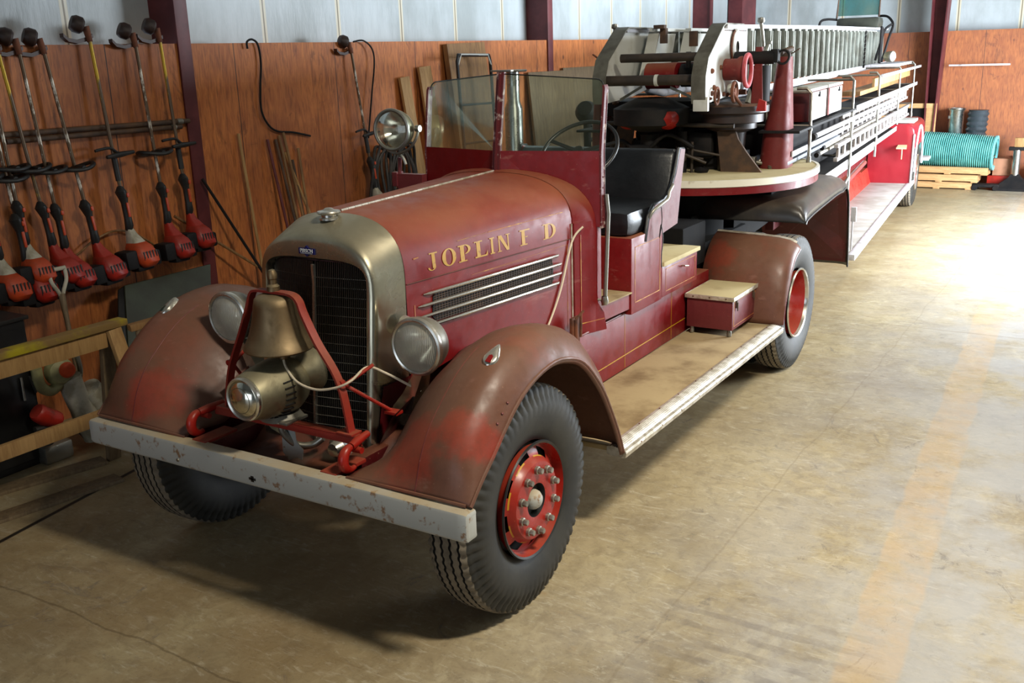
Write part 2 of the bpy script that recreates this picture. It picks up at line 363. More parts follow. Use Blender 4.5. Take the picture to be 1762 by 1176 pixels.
# ================================================================ THE SETTING
WX, WY = -3.2, 15.6          # plywood faces of the left and the end wall
PT = 2.60                    # plywood top
def floor_mat():
    N = NT('worn_concrete')
    f = N.noise(.8, 8, .65); c = N.mix(N.ramp(f, .35, .68), S(176, 161, 126), S(148, 134, 106))
    c = N.mix(N.math('MULTIPLY', N.ramp(N.noise(2.6, 8, .7, (1, .5, 1), 1.2), .52, .70), .6), c, S(196, 184, 152))
    c = N.mix(N.math('MULTIPLY', N.ramp(N.noise(3.2, 8, .7, (.5, 1.2, 1), 2), .58, .72), .55), c, S(112, 104, 92))
    c = N.mix(N.math('MULTIPLY', N.ramp(N.noise(1.7, 8, .75, (1, 1, 1), 1.5), .60, .75), .5), c, S(150, 108, 62))
    c = N.mix(N.math('MULTIPLY', N.ramp(N.noise(22, 3, .5), .70, .78), .5), c, S(90, 74, 52))
    c = N.mix(N.math('MULTIPLY', N.ramp(N.noise(7, 6, .6, (.25, 2.2, 1), 1), .60, .70), .3), c, S(120, 96, 66))
    c = N.mix(N.math('MULTIPLY', N.ramp(N.noise(11, 8, .75, (1, 1, 1), .8), .42, .66), .38), c, S(104, 90, 66))
    c = N.mix(N.math('MULTIPLY', N.ramp(N.noise(15, 7, .75, (.5, 1.6, 1), 1.5), .52, .68), .42), c, S(218, 212, 192))
    c = N.mix(N.math('MULTIPLY', N.ramp(N.noise(60, 3, .6, (1, 1, 1), 0), .60, .72), .40), c, S(70, 58, 42))
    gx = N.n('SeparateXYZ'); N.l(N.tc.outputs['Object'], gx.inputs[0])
    c = N.mix(N.math('MULTIPLY', N.math('MULTIPLY', N.ramp(gx.outputs[0], .6, 3.2), N.ramp(N.noise(1.3, 8, .7), .30, .60)), .72), c, S(176, 180, 188))  # cool daylight sheen towards the door side, painted into the floor colour
    c = N.mix(N.math('MULTIPLY', N.math('MULTIPLY', N.ramp(gx.outputs[0], 1.5, .2, 0, 1), N.ramp(N.noise(1.2, 7, .7), .25, .60)), .55), c, S(128, 102, 64))  # dimmer light on the left of the floor, painted in as patchy brown
    bl = N.math('MULTIPLY', N.ramp(N.noise(2.4, 6, .8, (1.4, 1, 1), 1.2), .60, .68), .45); c = N.mix(bl, c, S(96, 92, 92))
    # faded floor stripe
    g = N.n('SeparateXYZ'); N.l(N.tc.outputs['Object'], g.inputs[0])
    X, Y = g.outputs[0], g.outputs[1]
    d = N.math('ADD', X, N.math('MULTIPLY', Y, .0505)); d = N.math('SUBTRACT', d, 2.50)
    d = N.math('ADD', d, N.math('MULTIPLY', N.math('SUBTRACT', N.noise(3), .5), .08))
    st = N.ramp(N.math('ABSOLUTE', d), .105, .13, 1, 0)
    st = N.math('MULTIPLY', st, N.ramp(N.noise(5, 6, .7), .30, .62, .15, .8))
    c = N.mix(N.math('MULTIPLY', st, .40), c, S(204, 168, 118))
    # pale crack line beside the stripe's run and the dark joint by the wall
    d2 = N.math('ADD', X, N.math('MULTIPLY', Y, .165)); d2 = N.math('ADD', d2, 1.935)
    jt = N.math('MULTIPLY', N.ramp(N.math('ABSOLUTE', d2), .010, .022, 1, 0), N.ramp(Y, .9, 1.0, 1, 0))
    c = N.mix(jt, c, S(34, 28, 22))
    d3 = N.math('ABSOLUTE', N.math('SUBTRACT', N.math('ADD', Y, N.math('MULTIPLY', N.math('SUBTRACT', N.noise(2), .5), .12)), -1.12))
    c = N.mix(N.math('MULTIPLY', N.ramp(d3, .003, .009, 1, 0), .5), c, S(92, 76, 52))
    d4 = N.math('ABSOLUTE', N.math('SUBTRACT', N.math('ADD', X, N.math('MULTIPLY', N.math('SUBTRACT', N.noise(2), .5), .10)), 1.62))
    c = N.mix(N.math('MULTIPLY', N.ramp(d4, .003, .009, 1, 0), .2), c, S(110, 92, 66))
    sm = N.n('VectorMath', operation='DISTANCE'); N.l(N.tc.outputs['Object'], sm.inputs[0]); sm.inputs[1].default_value = (2.05, .1, 0)
    wv = N.n('TexWave', wave_type='BANDS', bands_direction='Y'); wv.inputs['Scale'].default_value = 2.6; wv.inputs['Distortion'].default_value = 3.5; wv.inputs['Detail'].default_value = 4; N.l(N.mapped((.6, 1, 1)), wv.inputs['Vector'])
    c = N.mix(N.math('MULTIPLY', N.math('MULTIPLY', N.ramp(sm.outputs['Value'], .15, .75, .32, 0), N.ramp(wv.outputs['Fac'], .55, .85)), N.ramp(N.noise(6, 5), .35, .6)), c, S(92, 84, 84))
    d5 = N.math('ABSOLUTE', N.math('SUBTRACT', Y, 5.62))
    c = N.mix(N.math('MULTIPLY', N.ramp(d5, .004, .010, 1, 0), .5), c, S(120, 104, 80))
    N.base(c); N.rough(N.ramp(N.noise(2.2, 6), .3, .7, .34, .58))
    N.bump(N.noise(40, 5), .08, .004); return N.m
def ply_mat(axis):
    N = NT('plywood_'+axis)
    f = N.noise(3.0, 10, .62, (4, 4, .8), 2.5); c = N.mix(N.ramp(f, .3, .7), S(202, 122, 60), S(166, 92, 44))
    c = N.mix(N.ramp(N.noise(.7, 5), .42, .7), c, S(136, 74, 36))
    c = N.mix(N.math('MULTIPLY', N.ramp(N.noise(26, 5, .5, (3, 3, .3)), .50, .68), .5), c, S(96, 50, 26))
    c = N.mix(N.math('MULTIPLY', N.ramp(N.noise(2.2, 7, .7, (1, 1, .6), 3), .58, .66), .45), c, S(84, 44, 24))
    v = N.n('TexVoronoi'); v.inputs['Scale'].default_value = 2.2; v.inputs['Randomness'].default_value = 1
    N.l(N.mapped((1, 1, .8)), v.inputs['Vector'])
    c = N.mix(N.math('MULTIPLY', N.ramp(v.outputs['Distance'], .025, .07, 1, 0), .75), c, S(70, 32, 18))
    g = N.n('SeparateXYZ'); N.l(N.tc.outputs['Object'], g.inputs[0]); a = g.outputs[1 if axis == 'y' else 0]
    fr = N.math('FRACT', N.math('DIVIDE', N.math('ADD', a, 20.6-2.36 if axis == 'y' else 20), 1.22)); fr = N.math('ABSOLUTE', N.math('SUBTRACT', fr, .5))
    c = N.mix(N.ramp(fr, .4955, .498), c, S(40, 22, 14))
    c = N.mix(.35, c, S(120, 84, 78)) if axis == 'x' else c  # pinkish haze over the end wall, mixed into its plywood colour
    N.base(c); N.rough(.62); N.bump(f, .1, .004); return N.m
def ins_mat(axis, sp):
    N = NT('insulation_sheet_'+axis)
    c = N.mix(N.ramp(N.noise(1.5, 6, .6, (1, 1, .5)), .35, .7), S(182, 191, 194), S(152, 160, 160))
    g = N.n('SeparateXYZ'); N.l(N.tc.outputs['Object'], g.inputs[0]); a = g.outputs[1 if axis == 'y' else 0]
    fr = N.math('ABSOLUTE', N.math('SUBTRACT', N.math('FRACT', N.math('DIVIDE', N.math('ADD', a, 20.35), sp)), .5))
    c = N.mix(N.ramp(fr, .462, .472), c, S(206, 200, 178)); c = N.mix(N.ramp(fr, .490, .494), c, S(120, 108, 84))
    c = N.mix(N.math('MULTIPLY', N.ramp(N.noise(1.1, 6, .6, (1, 1, .5)), .63, .66), .7), c, S(178, 156, 118))
    N.base(c); N.rough(.45); N.bump(N.noise(5, 5, .6, (1, 1, .25)), .35, .03); return N.m
def struct(mb, name, mats, **k):
    o = mb.build(name, mats, **k); o['kind'] = 'structure'; return o
RX, FY, CZ = 6.0, -9.5, 6.2
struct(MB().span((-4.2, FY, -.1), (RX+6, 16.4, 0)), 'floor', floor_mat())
ins_y = ins_mat('y', .98); ins_x = ins_mat('x', .98)
wl = MB(); wl.span((WX-.35, FY, PT-.05), (WX-.30, WY+.3, CZ), mi=1); wl.span((WX-.03, FY, 0), (WX, WY, PT), mi=0)
struct(wl, 'wall_left', [ply_mat('y'), ins_y])
we_ = MB(); we_.span((WX-.3, WY+.30, PT-.05), (RX, WY+.35, CZ), mi=1); we_.span((WX, WY, 0), (RX, WY+.03, PT), mi=0)
struct(we_, 'wall_back', [ply_mat('x'), ins_x])
wr = MB()
wr.span((RX, FY, 0), (RX+.15, 8.3, CZ)); wr.span((RX, 8.3, 4.3), (RX+.15, 14.9, CZ)); wr.span((RX, 14.9, 0), (RX+.15, WY+.3, CZ))
struct(wr, 'wall_right', ins_y)
wf = MB(); wf.span((WX-.3, FY-.15, 0), (-1.2, FY, CZ)); wf.span((-1.2, FY-.15, 4.2), (4.2, FY, CZ)); wf.span((4.2, FY-.15, 0), (RX, FY, CZ))
struct(wf, 'wall_front', ins_x)
struct(MB().span((WX-.35, FY, CZ), (RX+.15, WY+.35, CZ+.1)), 'ceiling', mat('ceiling_sheet', S(110, 112, 110), rough=.7))
# steel columns: web behind the plywood line, flange in front of it
def column(n, y0, y1, fl=.15):
    mb = MB(); mb.span((WX-.30, y1-.10, PT-.02), (WX+.01, y1-.07, CZ)); mb.span((WX+.005, y1-.125, 0), (WX+.022, y1, CZ), .003)
    return struct(mb, n, M['column'])
column('trim_1', 1.72, 2.05); column('trim_2', 7.33, 7.75); column('trim_3', 12.67, 13.2)
struct(MB().span((WX-.28, 14.75, PT), (WX-.02, 15.5, CZ)), 'trim_4', M['column'])
mb = MB()
x0 = wp(1609, 0, Y=15.5); x1 = wp(1645, 0, Y=15.5); b0 = wp(1600, 235, Y=15.5)
mb.prism([(-.05, 15.55, 0), (.03, 15.55, 0), (.24, 15.55, CZ), (-.12, 15.55, CZ)], (0, -.02, 0))
mb.prism([(.03, 15.58, 0), (.05, 15.58, 0), (.26, 15.58, CZ), (.24, 15.58, CZ)], (0, -.30, 0)); mb.prism([(-.07, 15.58, 0), (-.05, 15.58, 0), (-.12, 15.58, CZ), (-.14, 15.58, CZ)], (0, -.30, 0))
struct(mb, 'trim_5', M['column'])

# ================================================================ FIRE TRUCK TRACTOR
truck = empty('fire_truck', (0, 0, 0), label='antique red fire truck tractor with chrome grille, front bell and lettered hood, on bare concrete', cat='fire truck')
R_T = .525
def make_wheel(parent, cx, cy, side, kind, local=Vector((0, 0, 0))):
    """side=+1: outer face towards +x. parts: tyre (rubber), rim with its nuts and cap"""
    c = Vector((cx, cy, R_T)); w = .25; seg = 320
    e = empty('wheel', c); e.parent = parent
    half = [(.085, .268), (.098, .285), (.116, .33), (.125, .385), (.124, .43), (.117, .462), (.108, .478)]
    prof = [(-x, r) for x, r in half]+[(-.103, .497), (-.096, .513)]
    marks = []
    for gx in (-.062, -.021, .021, .062):
        prof += [(gx-.006, .523 if abs(gx) < .05 else .521), (gx-.003, .511), (gx+.003, .511), (gx+.006, .523 if abs(gx) < .05 else .521)]
    prof += [(.096, .513), (.103, .497)]+[(x, r) for x, r in half[::-1]]
    mb = MB(); n = len(prof); vs = []; 
    for k in range(seg):
        a = 2*PI*k/seg; z = .0026*(1 if k % 4 < 2 else -1)
        for i, (x, r) in enumerate(prof):
            xx = x+(z if .505 < r and abs(x) < .08 else 0)
            rr = r
            if .46 < r < .515 and abs(x) > .09 and k % 5 < 2: rr = r-.009; xx = x*.96
            vs.append((xx, rr*math.cos(a), rr*math.sin(a)))
    fs = []; o = len(mb.v); mb.v += vs
    for k in range(seg):
        for i in range(n-1):
            a = k*n+i; b = ((k+1) % seg)*n+i
            r0, r1 = prof[i][1], prof[i+1][1]; x0_ = prof[i][0]
            mi = 0
            if min(r0, r1) > .5: mi = 1
            if abs(x0_) < .08 and (r0 < .512 or r1 < .512): mi = 2
            mb.f.append((a, b, b+1, a+1)); mb.mi.append(mi)
    mb.build('tire', [M['rubber'], M['tread'], M['groove']], e, angle=50)
    s = side
    if kind == 'front':
        mb = MB()
        # rim lip, vented disc, raised lug face; profile (x outward, r)
        P = [(.118, .272), (.126, .268), (.122, .258), (.090, .252), (.076, .247), (.076, .236), (.098, .200), (.104, .195), (.118, .187), (.130, .176), (.132, .105), (.128, .078), (.095, .070), (.09, .001)]
        sg = 96; 
        for i in range(len(P)-1):
            for k in range(sg):
                ph = (k % 12)
                if i == 5 and ph in (0, 1, 2, 3, 4, 5): continue
                a0 = 2*PI*k/sg; a1 = 2*PI*(k+1)/sg
                q = [(s*P[i][0], P[i][1]*math.cos(a0), P[i][1]*math.sin(a0)), (s*P[i][0], P[i][1]*math.cos(a1), P[i][1]*math.sin(a1)),
                     (s*P[i+1][0], P[i+1][1]*math.cos(a1), P[i+1][1]*math.sin(a1)), (s*P[i+1][0], P[i+1][1]*math.cos(a0), P[i+1][1]*math.sin(a0))]
                mi = 1 if i < 2 else 0
                if i == 6: mi = 2 if k % 12 in (4, 5, 6, 7, 8, 9) else 0
                if i >= 11: mi = 1
                mb.add(q, [(0, 1, 2, 3)], mi)
        rim = mb.build('rim', [M['red_bright'], M['black'], M['gold']], e, angle=40)
        MB().lathe([(.25, 0), (.15, .0), (.05, .01)], (s*.04, 0, 0), (s, 0, 0)).build('brake_drum', M['soot'], e)
        MB().lathe([(.046, 0), (.047, .012), (.043, .03), (.030, .046), (.012, .054), (.0, .055)], (s*.098, 0, 0), (s, 0, 0), 24).build('hub_cap', M['silver'], e)
        for k in range(10):
            a = 2*PI*(k+.5)/10; cc = Vector((s*.131, .145*math.cos(a), .145*math.sin(a)))
            q = MB(); q.lathe([(.0, .034), (.012, .034), (.014, .030), (.014, .016)], cc, (s, 0, 0), 6); q.lathe([(.019, 0), (.019, .012), (.014, .016)], cc, (s, 0, 0), 16)
            q.build('lug_nut', M['steel'], rim)
    else:
        mb = MB()
        P = [(.118, .272), (.128, .266), (.122, .256), (.10, .250), (.03, .238), (-.05, .222), (-.09, .20), (-.10, .16), (-.075, .10), (-.02, .09), (-.01, .001)]
        mb.lathe([(r, x) for x, r in P[:4]], (0, 0, 0), (s, 0, 0), 64, mi=1); mb.lathe([(r, x) for x, r in P[3:]], (0, 0, 0), (s, 0, 0), 64)
        mb.build('rim', [M['red_bright'], M['chrome']], e)
    return e
for sx in (1, -1):
    make_wheel(truck, sx*.945, 0, sx, 'front')
    make_wheel(truck, sx*.945, 4.02, sx, 'rear'); make_wheel(truck, sx*.66, 4.02, sx, 'rear')
MB().cyl((-.85, 0, .5), (.85, 0, .5), .04).build('front_axle', M['soot'], truck)
MB().cyl((-.9, 4.02, .525), (.9, 4.02, .525), .06).lathe([(.05, -.2), (.16, -.1), (.18, 0), (.16, .1), (.05, .2)], (0, 4.02, .525), (1, 0, 0)).build('rear_axle', M['soot'], truck)
mb = MB()
for sx in (1, -1): mb.span((sx*.38-.035, -.60, .60), (sx*.38+.035, 4.5, .74), .006)
mb.span((-.38, .9, .62), (.38, 1.0, .72)); mb.span((-.38, 2.9, .62), (.38, 3.0, .72))
mb.build('chassis_frame', M['red_dark'], truck)
# bumper: channel with slight returns
mb = MB(); rings = []
for X in [-1.149, -1.145, -1.13]+[-1.1+i*.1 for i in range(23)]+[1.13, 1.145, 1.149]:
    e_ = .012 if abs(X) > 1.147 else .004 if abs(X) > 1.14 else 0
    y0, y1, z0, z1 = -.655+e_, -.585, .622+e_, .747-e_
    rings.append([(X, y0+.010, z0), (X, y0, z0+.012), (X, y0, z1-.014), (X, y0+.004, z1-.004), (X, y0+.014, z1), (X, y1, z1), (X, y1, z1-.008), (X, y0+.010, z1-.010), (X, y0+.010, z0+.010), (X, y1, z0+.008), (X, y1, z0)])
mb.loft(rings, cap=True)
for sx in (-1, 1): mb.span((sx*1.10, -.652, .626), (sx*1.1485, -.578, .744), .014)
bp_ = mb.build('bumper', M['silver'], truck)
q = MB()
for px, py in ((434, 825),):
    p = wp(px, py, Y=-.656); q.box((p.x, -.6555, p.z), (.042, .003, .012), .001); q.box((p.x, -.6555, p.z), (.018, .003, .028), .001)
q.build('crank_slot', M['black'], bp_)
q = MB(); p = wp(306, 792, Y=-.656); q.lathe([(.010, 0), (.008, .005), (0, .006)], (p.x, -.655, p.z), (0, -1, 0), 12); q.build('bolt', M['steel'], bp_)
for sx in (-1, 1):
    MB().span((sx*.40-.045, -.60, .735), (sx*.40+.045, -.40, .752), .003).build('bumper_bracket', M['lumber'] if False else M['red_bracket'], truck)

# radiator shell
def outline(w, zt, zb, n=2.7, H_=.30, k=28):
    z0 = zt-H_; out = [(w, zb), (w, (zb+z0)/2)]
    for i in range(k+1):
        a = PI*i/k; cx = math.cos(a); sn = math.sin(a)
        out.append((w*math.copysign(abs(cx)**(2/n), cx), z0+H_*abs(sn)**(2/n)))
    return out+[(-w, (zb+z0)/2), (-w, zb)]
def tilt(z): return -.10*max(0, 1.45-z)*1.1
def ring(w, zt, zb, y, **k): return [(x, y+tilt(z), z) for x, z in outline(w, zt, zb, **k)]
mb = MB()
mb.loft([ring(.303, 1.558, .74, -.10, H_=.12, n=4.2), ring(.305, 1.561, .74, -.145, H_=.12, n=4.2), ring(.312, 1.570, .73, -.158, H_=.13, n=4.0), ring(.336, 1.640, .70, -.158, H_=.22, n=3.2), ring(.348, 1.668, .69, -.148, H_=.26, n=2.9), ring(.354, 1.690, .69, -.125, H_=.29),
         ring(.362, 1.722, .69, -.05, H_=.30), [(x, .035+tilt(z)*.3, z) for x, z in outline(.378, 1.752, .72)]], closed=False)
shell = mb.build('radiator_shell', M['shell'], truck, angle=50)
# rounded apron at the base of the grille
mb = MB(); rg = []
for y, dz in ((-.235, 0), (-.262, -.01), (-.262, -.07), (-.245, -.10), (-.10, -.10)):
    rg.append([(x, y, .74-.06*math.cos(PI*x/.62)*1.0+dz+(.02 if abs(x) > .29 else 0)) for x in [-.31+.62*i/16 for i in range(17)]])
mb.loft(rg, closed=False); mb.build('shell_base', M['shell'], shell)
MB().lathe([(.0, .055), (.016, .053), (.026, .046), (.03, .044), (.052, .040), (.056, .034), (.052, .028), (.036, .022), (.036, .012), (.044, .008), (.046, 0)], (0, -.025, 1.728), (0, 0, 1), 28).build('radiator_cap', M['chrome'], truck)
# grille: V in plan, fine vertical slats with crossbars
mb = MB(); gz0, gz1 = .66, 1.53
def gy(x, z): return -.150+.045*abs(x)/.3+tilt(z)
def gtop(x): return 1.438+.12*max(0, 1-abs(x/.303)**4.2)**(1/4.2)-.004
for i in range(-29, 30):
    x = i*.0102
    if i == 0: continue
    z1 = gtop(x); zb = .70+.03*abs(x)/.3
    mb.add([(x-.0017, gy(x, z1)-.004, z1), (x+.0017, gy(x, z1)-.004, z1), (x+.0017, gy(x, zb)-.004, zb), (x-.0017, gy(x, zb)-.004, zb)], [(0, 1, 2, 3)])
    mb.add([(x, gy(x, z1)-.004, z1), (x, gy(x, z1)+.010, z1), (x, gy(x, zb)+.010, zb), (x, gy(x, zb)-.004, zb)], [(0, 1, 2, 3)])
grille = mb.build('grille', M['slat'], truck, smooth=False)
mb = MB()
for i in range(18):
    z = .74+i*.0435
    for sx in (-1, 1):
        xe = .302 if z < 1.44 else .302*max(0, 1-((z-1.438)/.12)**4.2)**(1/4.2)
        mb.beam((sx*.006, gy(0, z)-.006, z), (sx*xe, gy(xe, z)-.006, z), .0026, .0026, 0)
mb.build('crossbar', M['steel'], grille)
MB().strap([(0, -.162+tilt(z), z) for z in (1.54, 1.45, 1.3, 1.1, .9, .69)], .014, .012, (1, 0, 0)).build('centre_bar', M['chrome'], grille)
mb = MB()
for sx in (-1, 1): mb.add([(0, -.12, 1.55), (sx*.31, -.075, 1.5), (sx*.31, -.075+tilt(.66), .66), (0, -.12+tilt(.66), .66)], [(0, 1, 2, 3)])
mb.build('radiator_core', M['darkgrille'], grille)
# badge on the shell
mb = MB(); bc = wp(534, 405, Y=-.163); bc = Vector((-.028, -.162, 1.600))
P_ = [(-.048, -.014), (-.014, -.014), (0, -.026), (.014, -.014), (.048, -.014), (.048, .014), (.014, .014), (0, .026), (-.014, .014), (-.048, .014)]
mb.prism([(bc.x+a, bc.y-.003, bc.z+b) for a, b in P_], (0, .006, 0))
mb.box((bc.x, bc.y-.0035, bc.z-.0105), (.07, .001, .002), mi=1)
text_mb('PIRSCH', .024, (bc.x, bc.y-.004, bc.z+.001), (1, 0, 0), (0, 0, 1), mb, 1)
mb.build('badge', [M['blue'], M['white']], shell, smooth=False)['label'] = 'small blue enamel badge with white lettering'

# hood
def hw(y): return .380+.103*(y-.035)
def hood_sec(y, zb=.86, dw=0, dz=0): return [(x, y, z) for x, z in outline(hw(y)+dw, 1.752+.028*(y-.035)+dz, zb, H_=.30)]
mb = MB(); ys = [.035+i*(1.40-.035)/14 for i in range(15)]
mb.loft([hood_sec(y) for y in ys], closed=False)
hood = mb.build('hood', M['hood'], truck, angle=60)
mb = MB()
for i in range(27):
    y = .06+i*.0495; mb.cyl((0, y, 1.7565+.028*(y-.035)), (0, y+.047, 1.7565+.028*(y+.012)), .0065, n=8)
mb.build('hinge', M['edge_trim'], hood)
def hx(y): return hw(y)+.0015
def hxz(y, z):
    z0 = 1.452+.028*(y-.035); t = max(0, (z-z0)/.30)
    return hw(y)*(1-t**2.7)**(1/2.7)+.0022
def on_hood(px, py):      # a pixel onto the slanting hood side
    d = ray(px, py); k = (hx(0)+.103*CAM.y-CAM.x+.0)/(d.x-.103*d.y); return CAM+d*k
for sx in (1, -1):
    MB().tube([(sx*(hx(y)), y, 1.437) for y in (.04, 1.38)], .003, 6).build('side_seam', M['red_dark'], hood)
    MB().tube([(sx*(hx(y)), y, z) for y, z in ((1.375, .9), (1.375, 1.4), (1.375, 1.52), )], .006, 6).build('edge_bead', M['edge_trim'], hood)
    # louvre opening with mesh and four bright strips
    vent = MB()
    ya, yb, za, zb = .20, 1.19, 1.215, 1.375
    P_ = [(.20, 1.25), (.22, 1.225), (1.17, 1.215), (1.19, 1.24), (1.185, 1.33), (1.165, 1.365), (.24, 1.365), (.21, 1.345)]
    vent.prism([(sx*(hx(y)+.000), y, z) for y, z in P_], (sx*.004, 0, 0))
    vt = vent.build('side_vent', M['darkgrille'], hood, smooth=False)
    g = MB()
    for i in range(48): 
        y = .225+i*.0202; g.beam((sx*(hx(y)+.006), y, 1.222), (sx*(hx(y)+.006), y, 1.362), .002, .002, 0)
    for i in range(13):
        z = 1.228+i*.0108; g.beam((sx*(hx(.21)+.006), .21, z), (sx*(hx(1.18)+.006), 1.18, z), .002, .002, 0)
    g.build('vent_mesh', M['iron'], vt, smooth=False)
    for z, a, b in ((1.368, .145, 1.245), (1.316, .105, 1.27), (1.264, .105, 1.27), (1.213, .16, 1.245)):
        q = MB(); pts = [(sx*(hx(a)+.002), a, z), (sx*(hx(a)+.012), a+.03, z), (sx*(hx(b)+.012), b-.03, z), (sx*(hx(b)+.002), b, z)]
        q.tube(pts, [.003, .008, .008, .003], 8); q.build('vent_strip', M['chrome'], vt)
# gilt lettering on both hood sides: strokes in a unit cell (x 0..1, y 0..1)
def ring_stroke(cx, cy, rx, ry, t0, t1, a0=0, a1=2*PI, n=22):
    o = []
    for i in range(n):
        a = a0+(a1-a0)*i/n; b = a0+(a1-a0)*(i+1)/n
        ta = t0+(t1-t0)*abs(math.cos(a)); tb = t0+(t1-t0)*abs(math.cos(b))
        o.append([(cx+rx*math.cos(a), cy+ry*math.sin(a)), (cx+rx*math.cos(b), cy+ry*math.sin(b)), (cx+(rx-tb)*math.cos(b), cy+(ry-tb*.6)*math.sin(b)), (cx+(rx-ta)*math.cos(a), cy+(ry-ta*.6)*math.sin(a))])
    return o
def rect(x0, y0, x1, y1): return [[(x0, y0), (x1, y0), (x1, y1), (x0, y1)]]
LET = {
 'J': rect(.45, .12, .75, 1)+rect(.22, .93, 1, 1)+ring_stroke(.38, .18, .37, .2, .06, .16, -PI, 0, 12),
 'O': ring_stroke(.5, .5, .5, .52, .08, .26),
 'P': rect(.16, 0, .44, 1)+rect(0, 0, .62, .07)+rect(0, .93, .5, 1)+ring_stroke(.48, .72, .44, .28, .06, .2, -PI/2, PI/2, 12),
 'L': rect(.16, 0, .44, 1)+rect(0, 0, .95, .09)+rect(0, .93, .62, 1)+[[(.82, .05), (.98, .05), (.98, .34)]],
 'I': rect(.32, 0, .68, 1)+rect(.1, 0, .9, .07)+rect(.1, .93, .9, 1),
 'N': rect(.10, 0, .19, 1)+rect(.82, 0, .92, 1)+[[(.08, 1), (.36, 1), (.92, 0), (.72, 0)]]+rect(-.02, 0, .32, .05)+rect(.7, .95, 1.04, 1),
 'F': rect(.2, 0, .5, 1)+rect(.02, 0, .7, .07)+rect(.02, .92, .98, 1)+rect(.5, .5, .72, .55),
 'D': rect(.14, 0, .40, 1)+rect(0, 0, .5, .06)+rect(0, .94, .5, 1)+ring_stroke(.42, .5, .56, .5, .06, .24, -PI/2, PI/2, 16)}
cells = [('J', 737, 755), ('O', 762, 786), ('P', 790, 813), ('L', 818, 840), ('I', 843, 853), ('N', 857, 878), ('F', 895, 913), ('D', 935, 957)]
zb0, zt0 = on_hood(746, 465).z, on_hood(746, 440).z
for sx in (1, -1):
    mb = MB()
    for ch, xa, xb in cells:
        ya = on_hood(xa, 465-(xa-746)*.262).y; yb = on_hood(xb, 465-(xb-746)*.262).y
        for poly in LET[ch]:
            pts = []
            for a, b in poly:
                aa = a if sx > 0 else 1-a
                y = ya+(yb-ya)*aa
                if sx < 0: y = (on_hood(737, 465).y+on_hood(957, 410).y)-y
                pts.append((sx*hxz(y, 1.472+.082*b), y, 1.472+.082*b))
            n = len(pts); mb.add(pts, [tuple(range(n))])
    mb.build('lettering', M['gold'], hood, smooth=False)['label'] = 'gold painted name letters along the hood side'
    mb = MB()
    def line(a, b, w=.004):
        (y0, z0), (y1, z1) = a, b; mb.beam((sx*(hxz(y0, z0)-.001), y0, z0), (sx*(hxz(y1, z1)-.001), y1, z1), w, .0012, 0, up=Vector((1, 0, 0)))
    line((.66, 1.585), (.92, 1.589), .006); line((.92, 1.589), (1.31, 1.594), .004); line((.42, 1.578), (.66, 1.585), .002); line((.10, 1.545), (.135, 1.548), .006)
    line((.085, 1.17), (.085, 1.33), .007); line((1.33, 1.41), (1.33, 1.35), .006); line((.5, 1.395), (1.32, 1.41), .002); line((1.33, 1.33), (1.33, .92), .002); line((.6, 1.395), (.95, 1.395), .002)
    mb.build('pinstripe', M['gold_faded'], hood, smooth=False)
mb = MB(); pts = smooth_pts([(hx(1.37)+.05, 1.42, 1.50), (hx(1.35)+.012, 1.36, 1.42), (hx(1.25)+.008, 1.25, 1.17), (hx(1.1)+.008, 1.13, .99), (hx(1)+.008, 1.03, .90)])
mb.tube(pts, .006, 8); mb.build('strap_cord', M['cable'], truck)['label'] = 'tan cord running down the hood side'
mb = MB()
mb.span((.555, 1.27, .84), (.575, 1.36, 1.0), .004).cyl((.58, 1.30, .86), (.58, 1.30, .99), .012).cyl((.59, 1.34, .88), (.59, 1.345, 1.02), .008).cyl((.575, 1.31, .99), (.60, 1.36, 1.03), .007)
mb.build('hood_latch', M['rust'], truck)

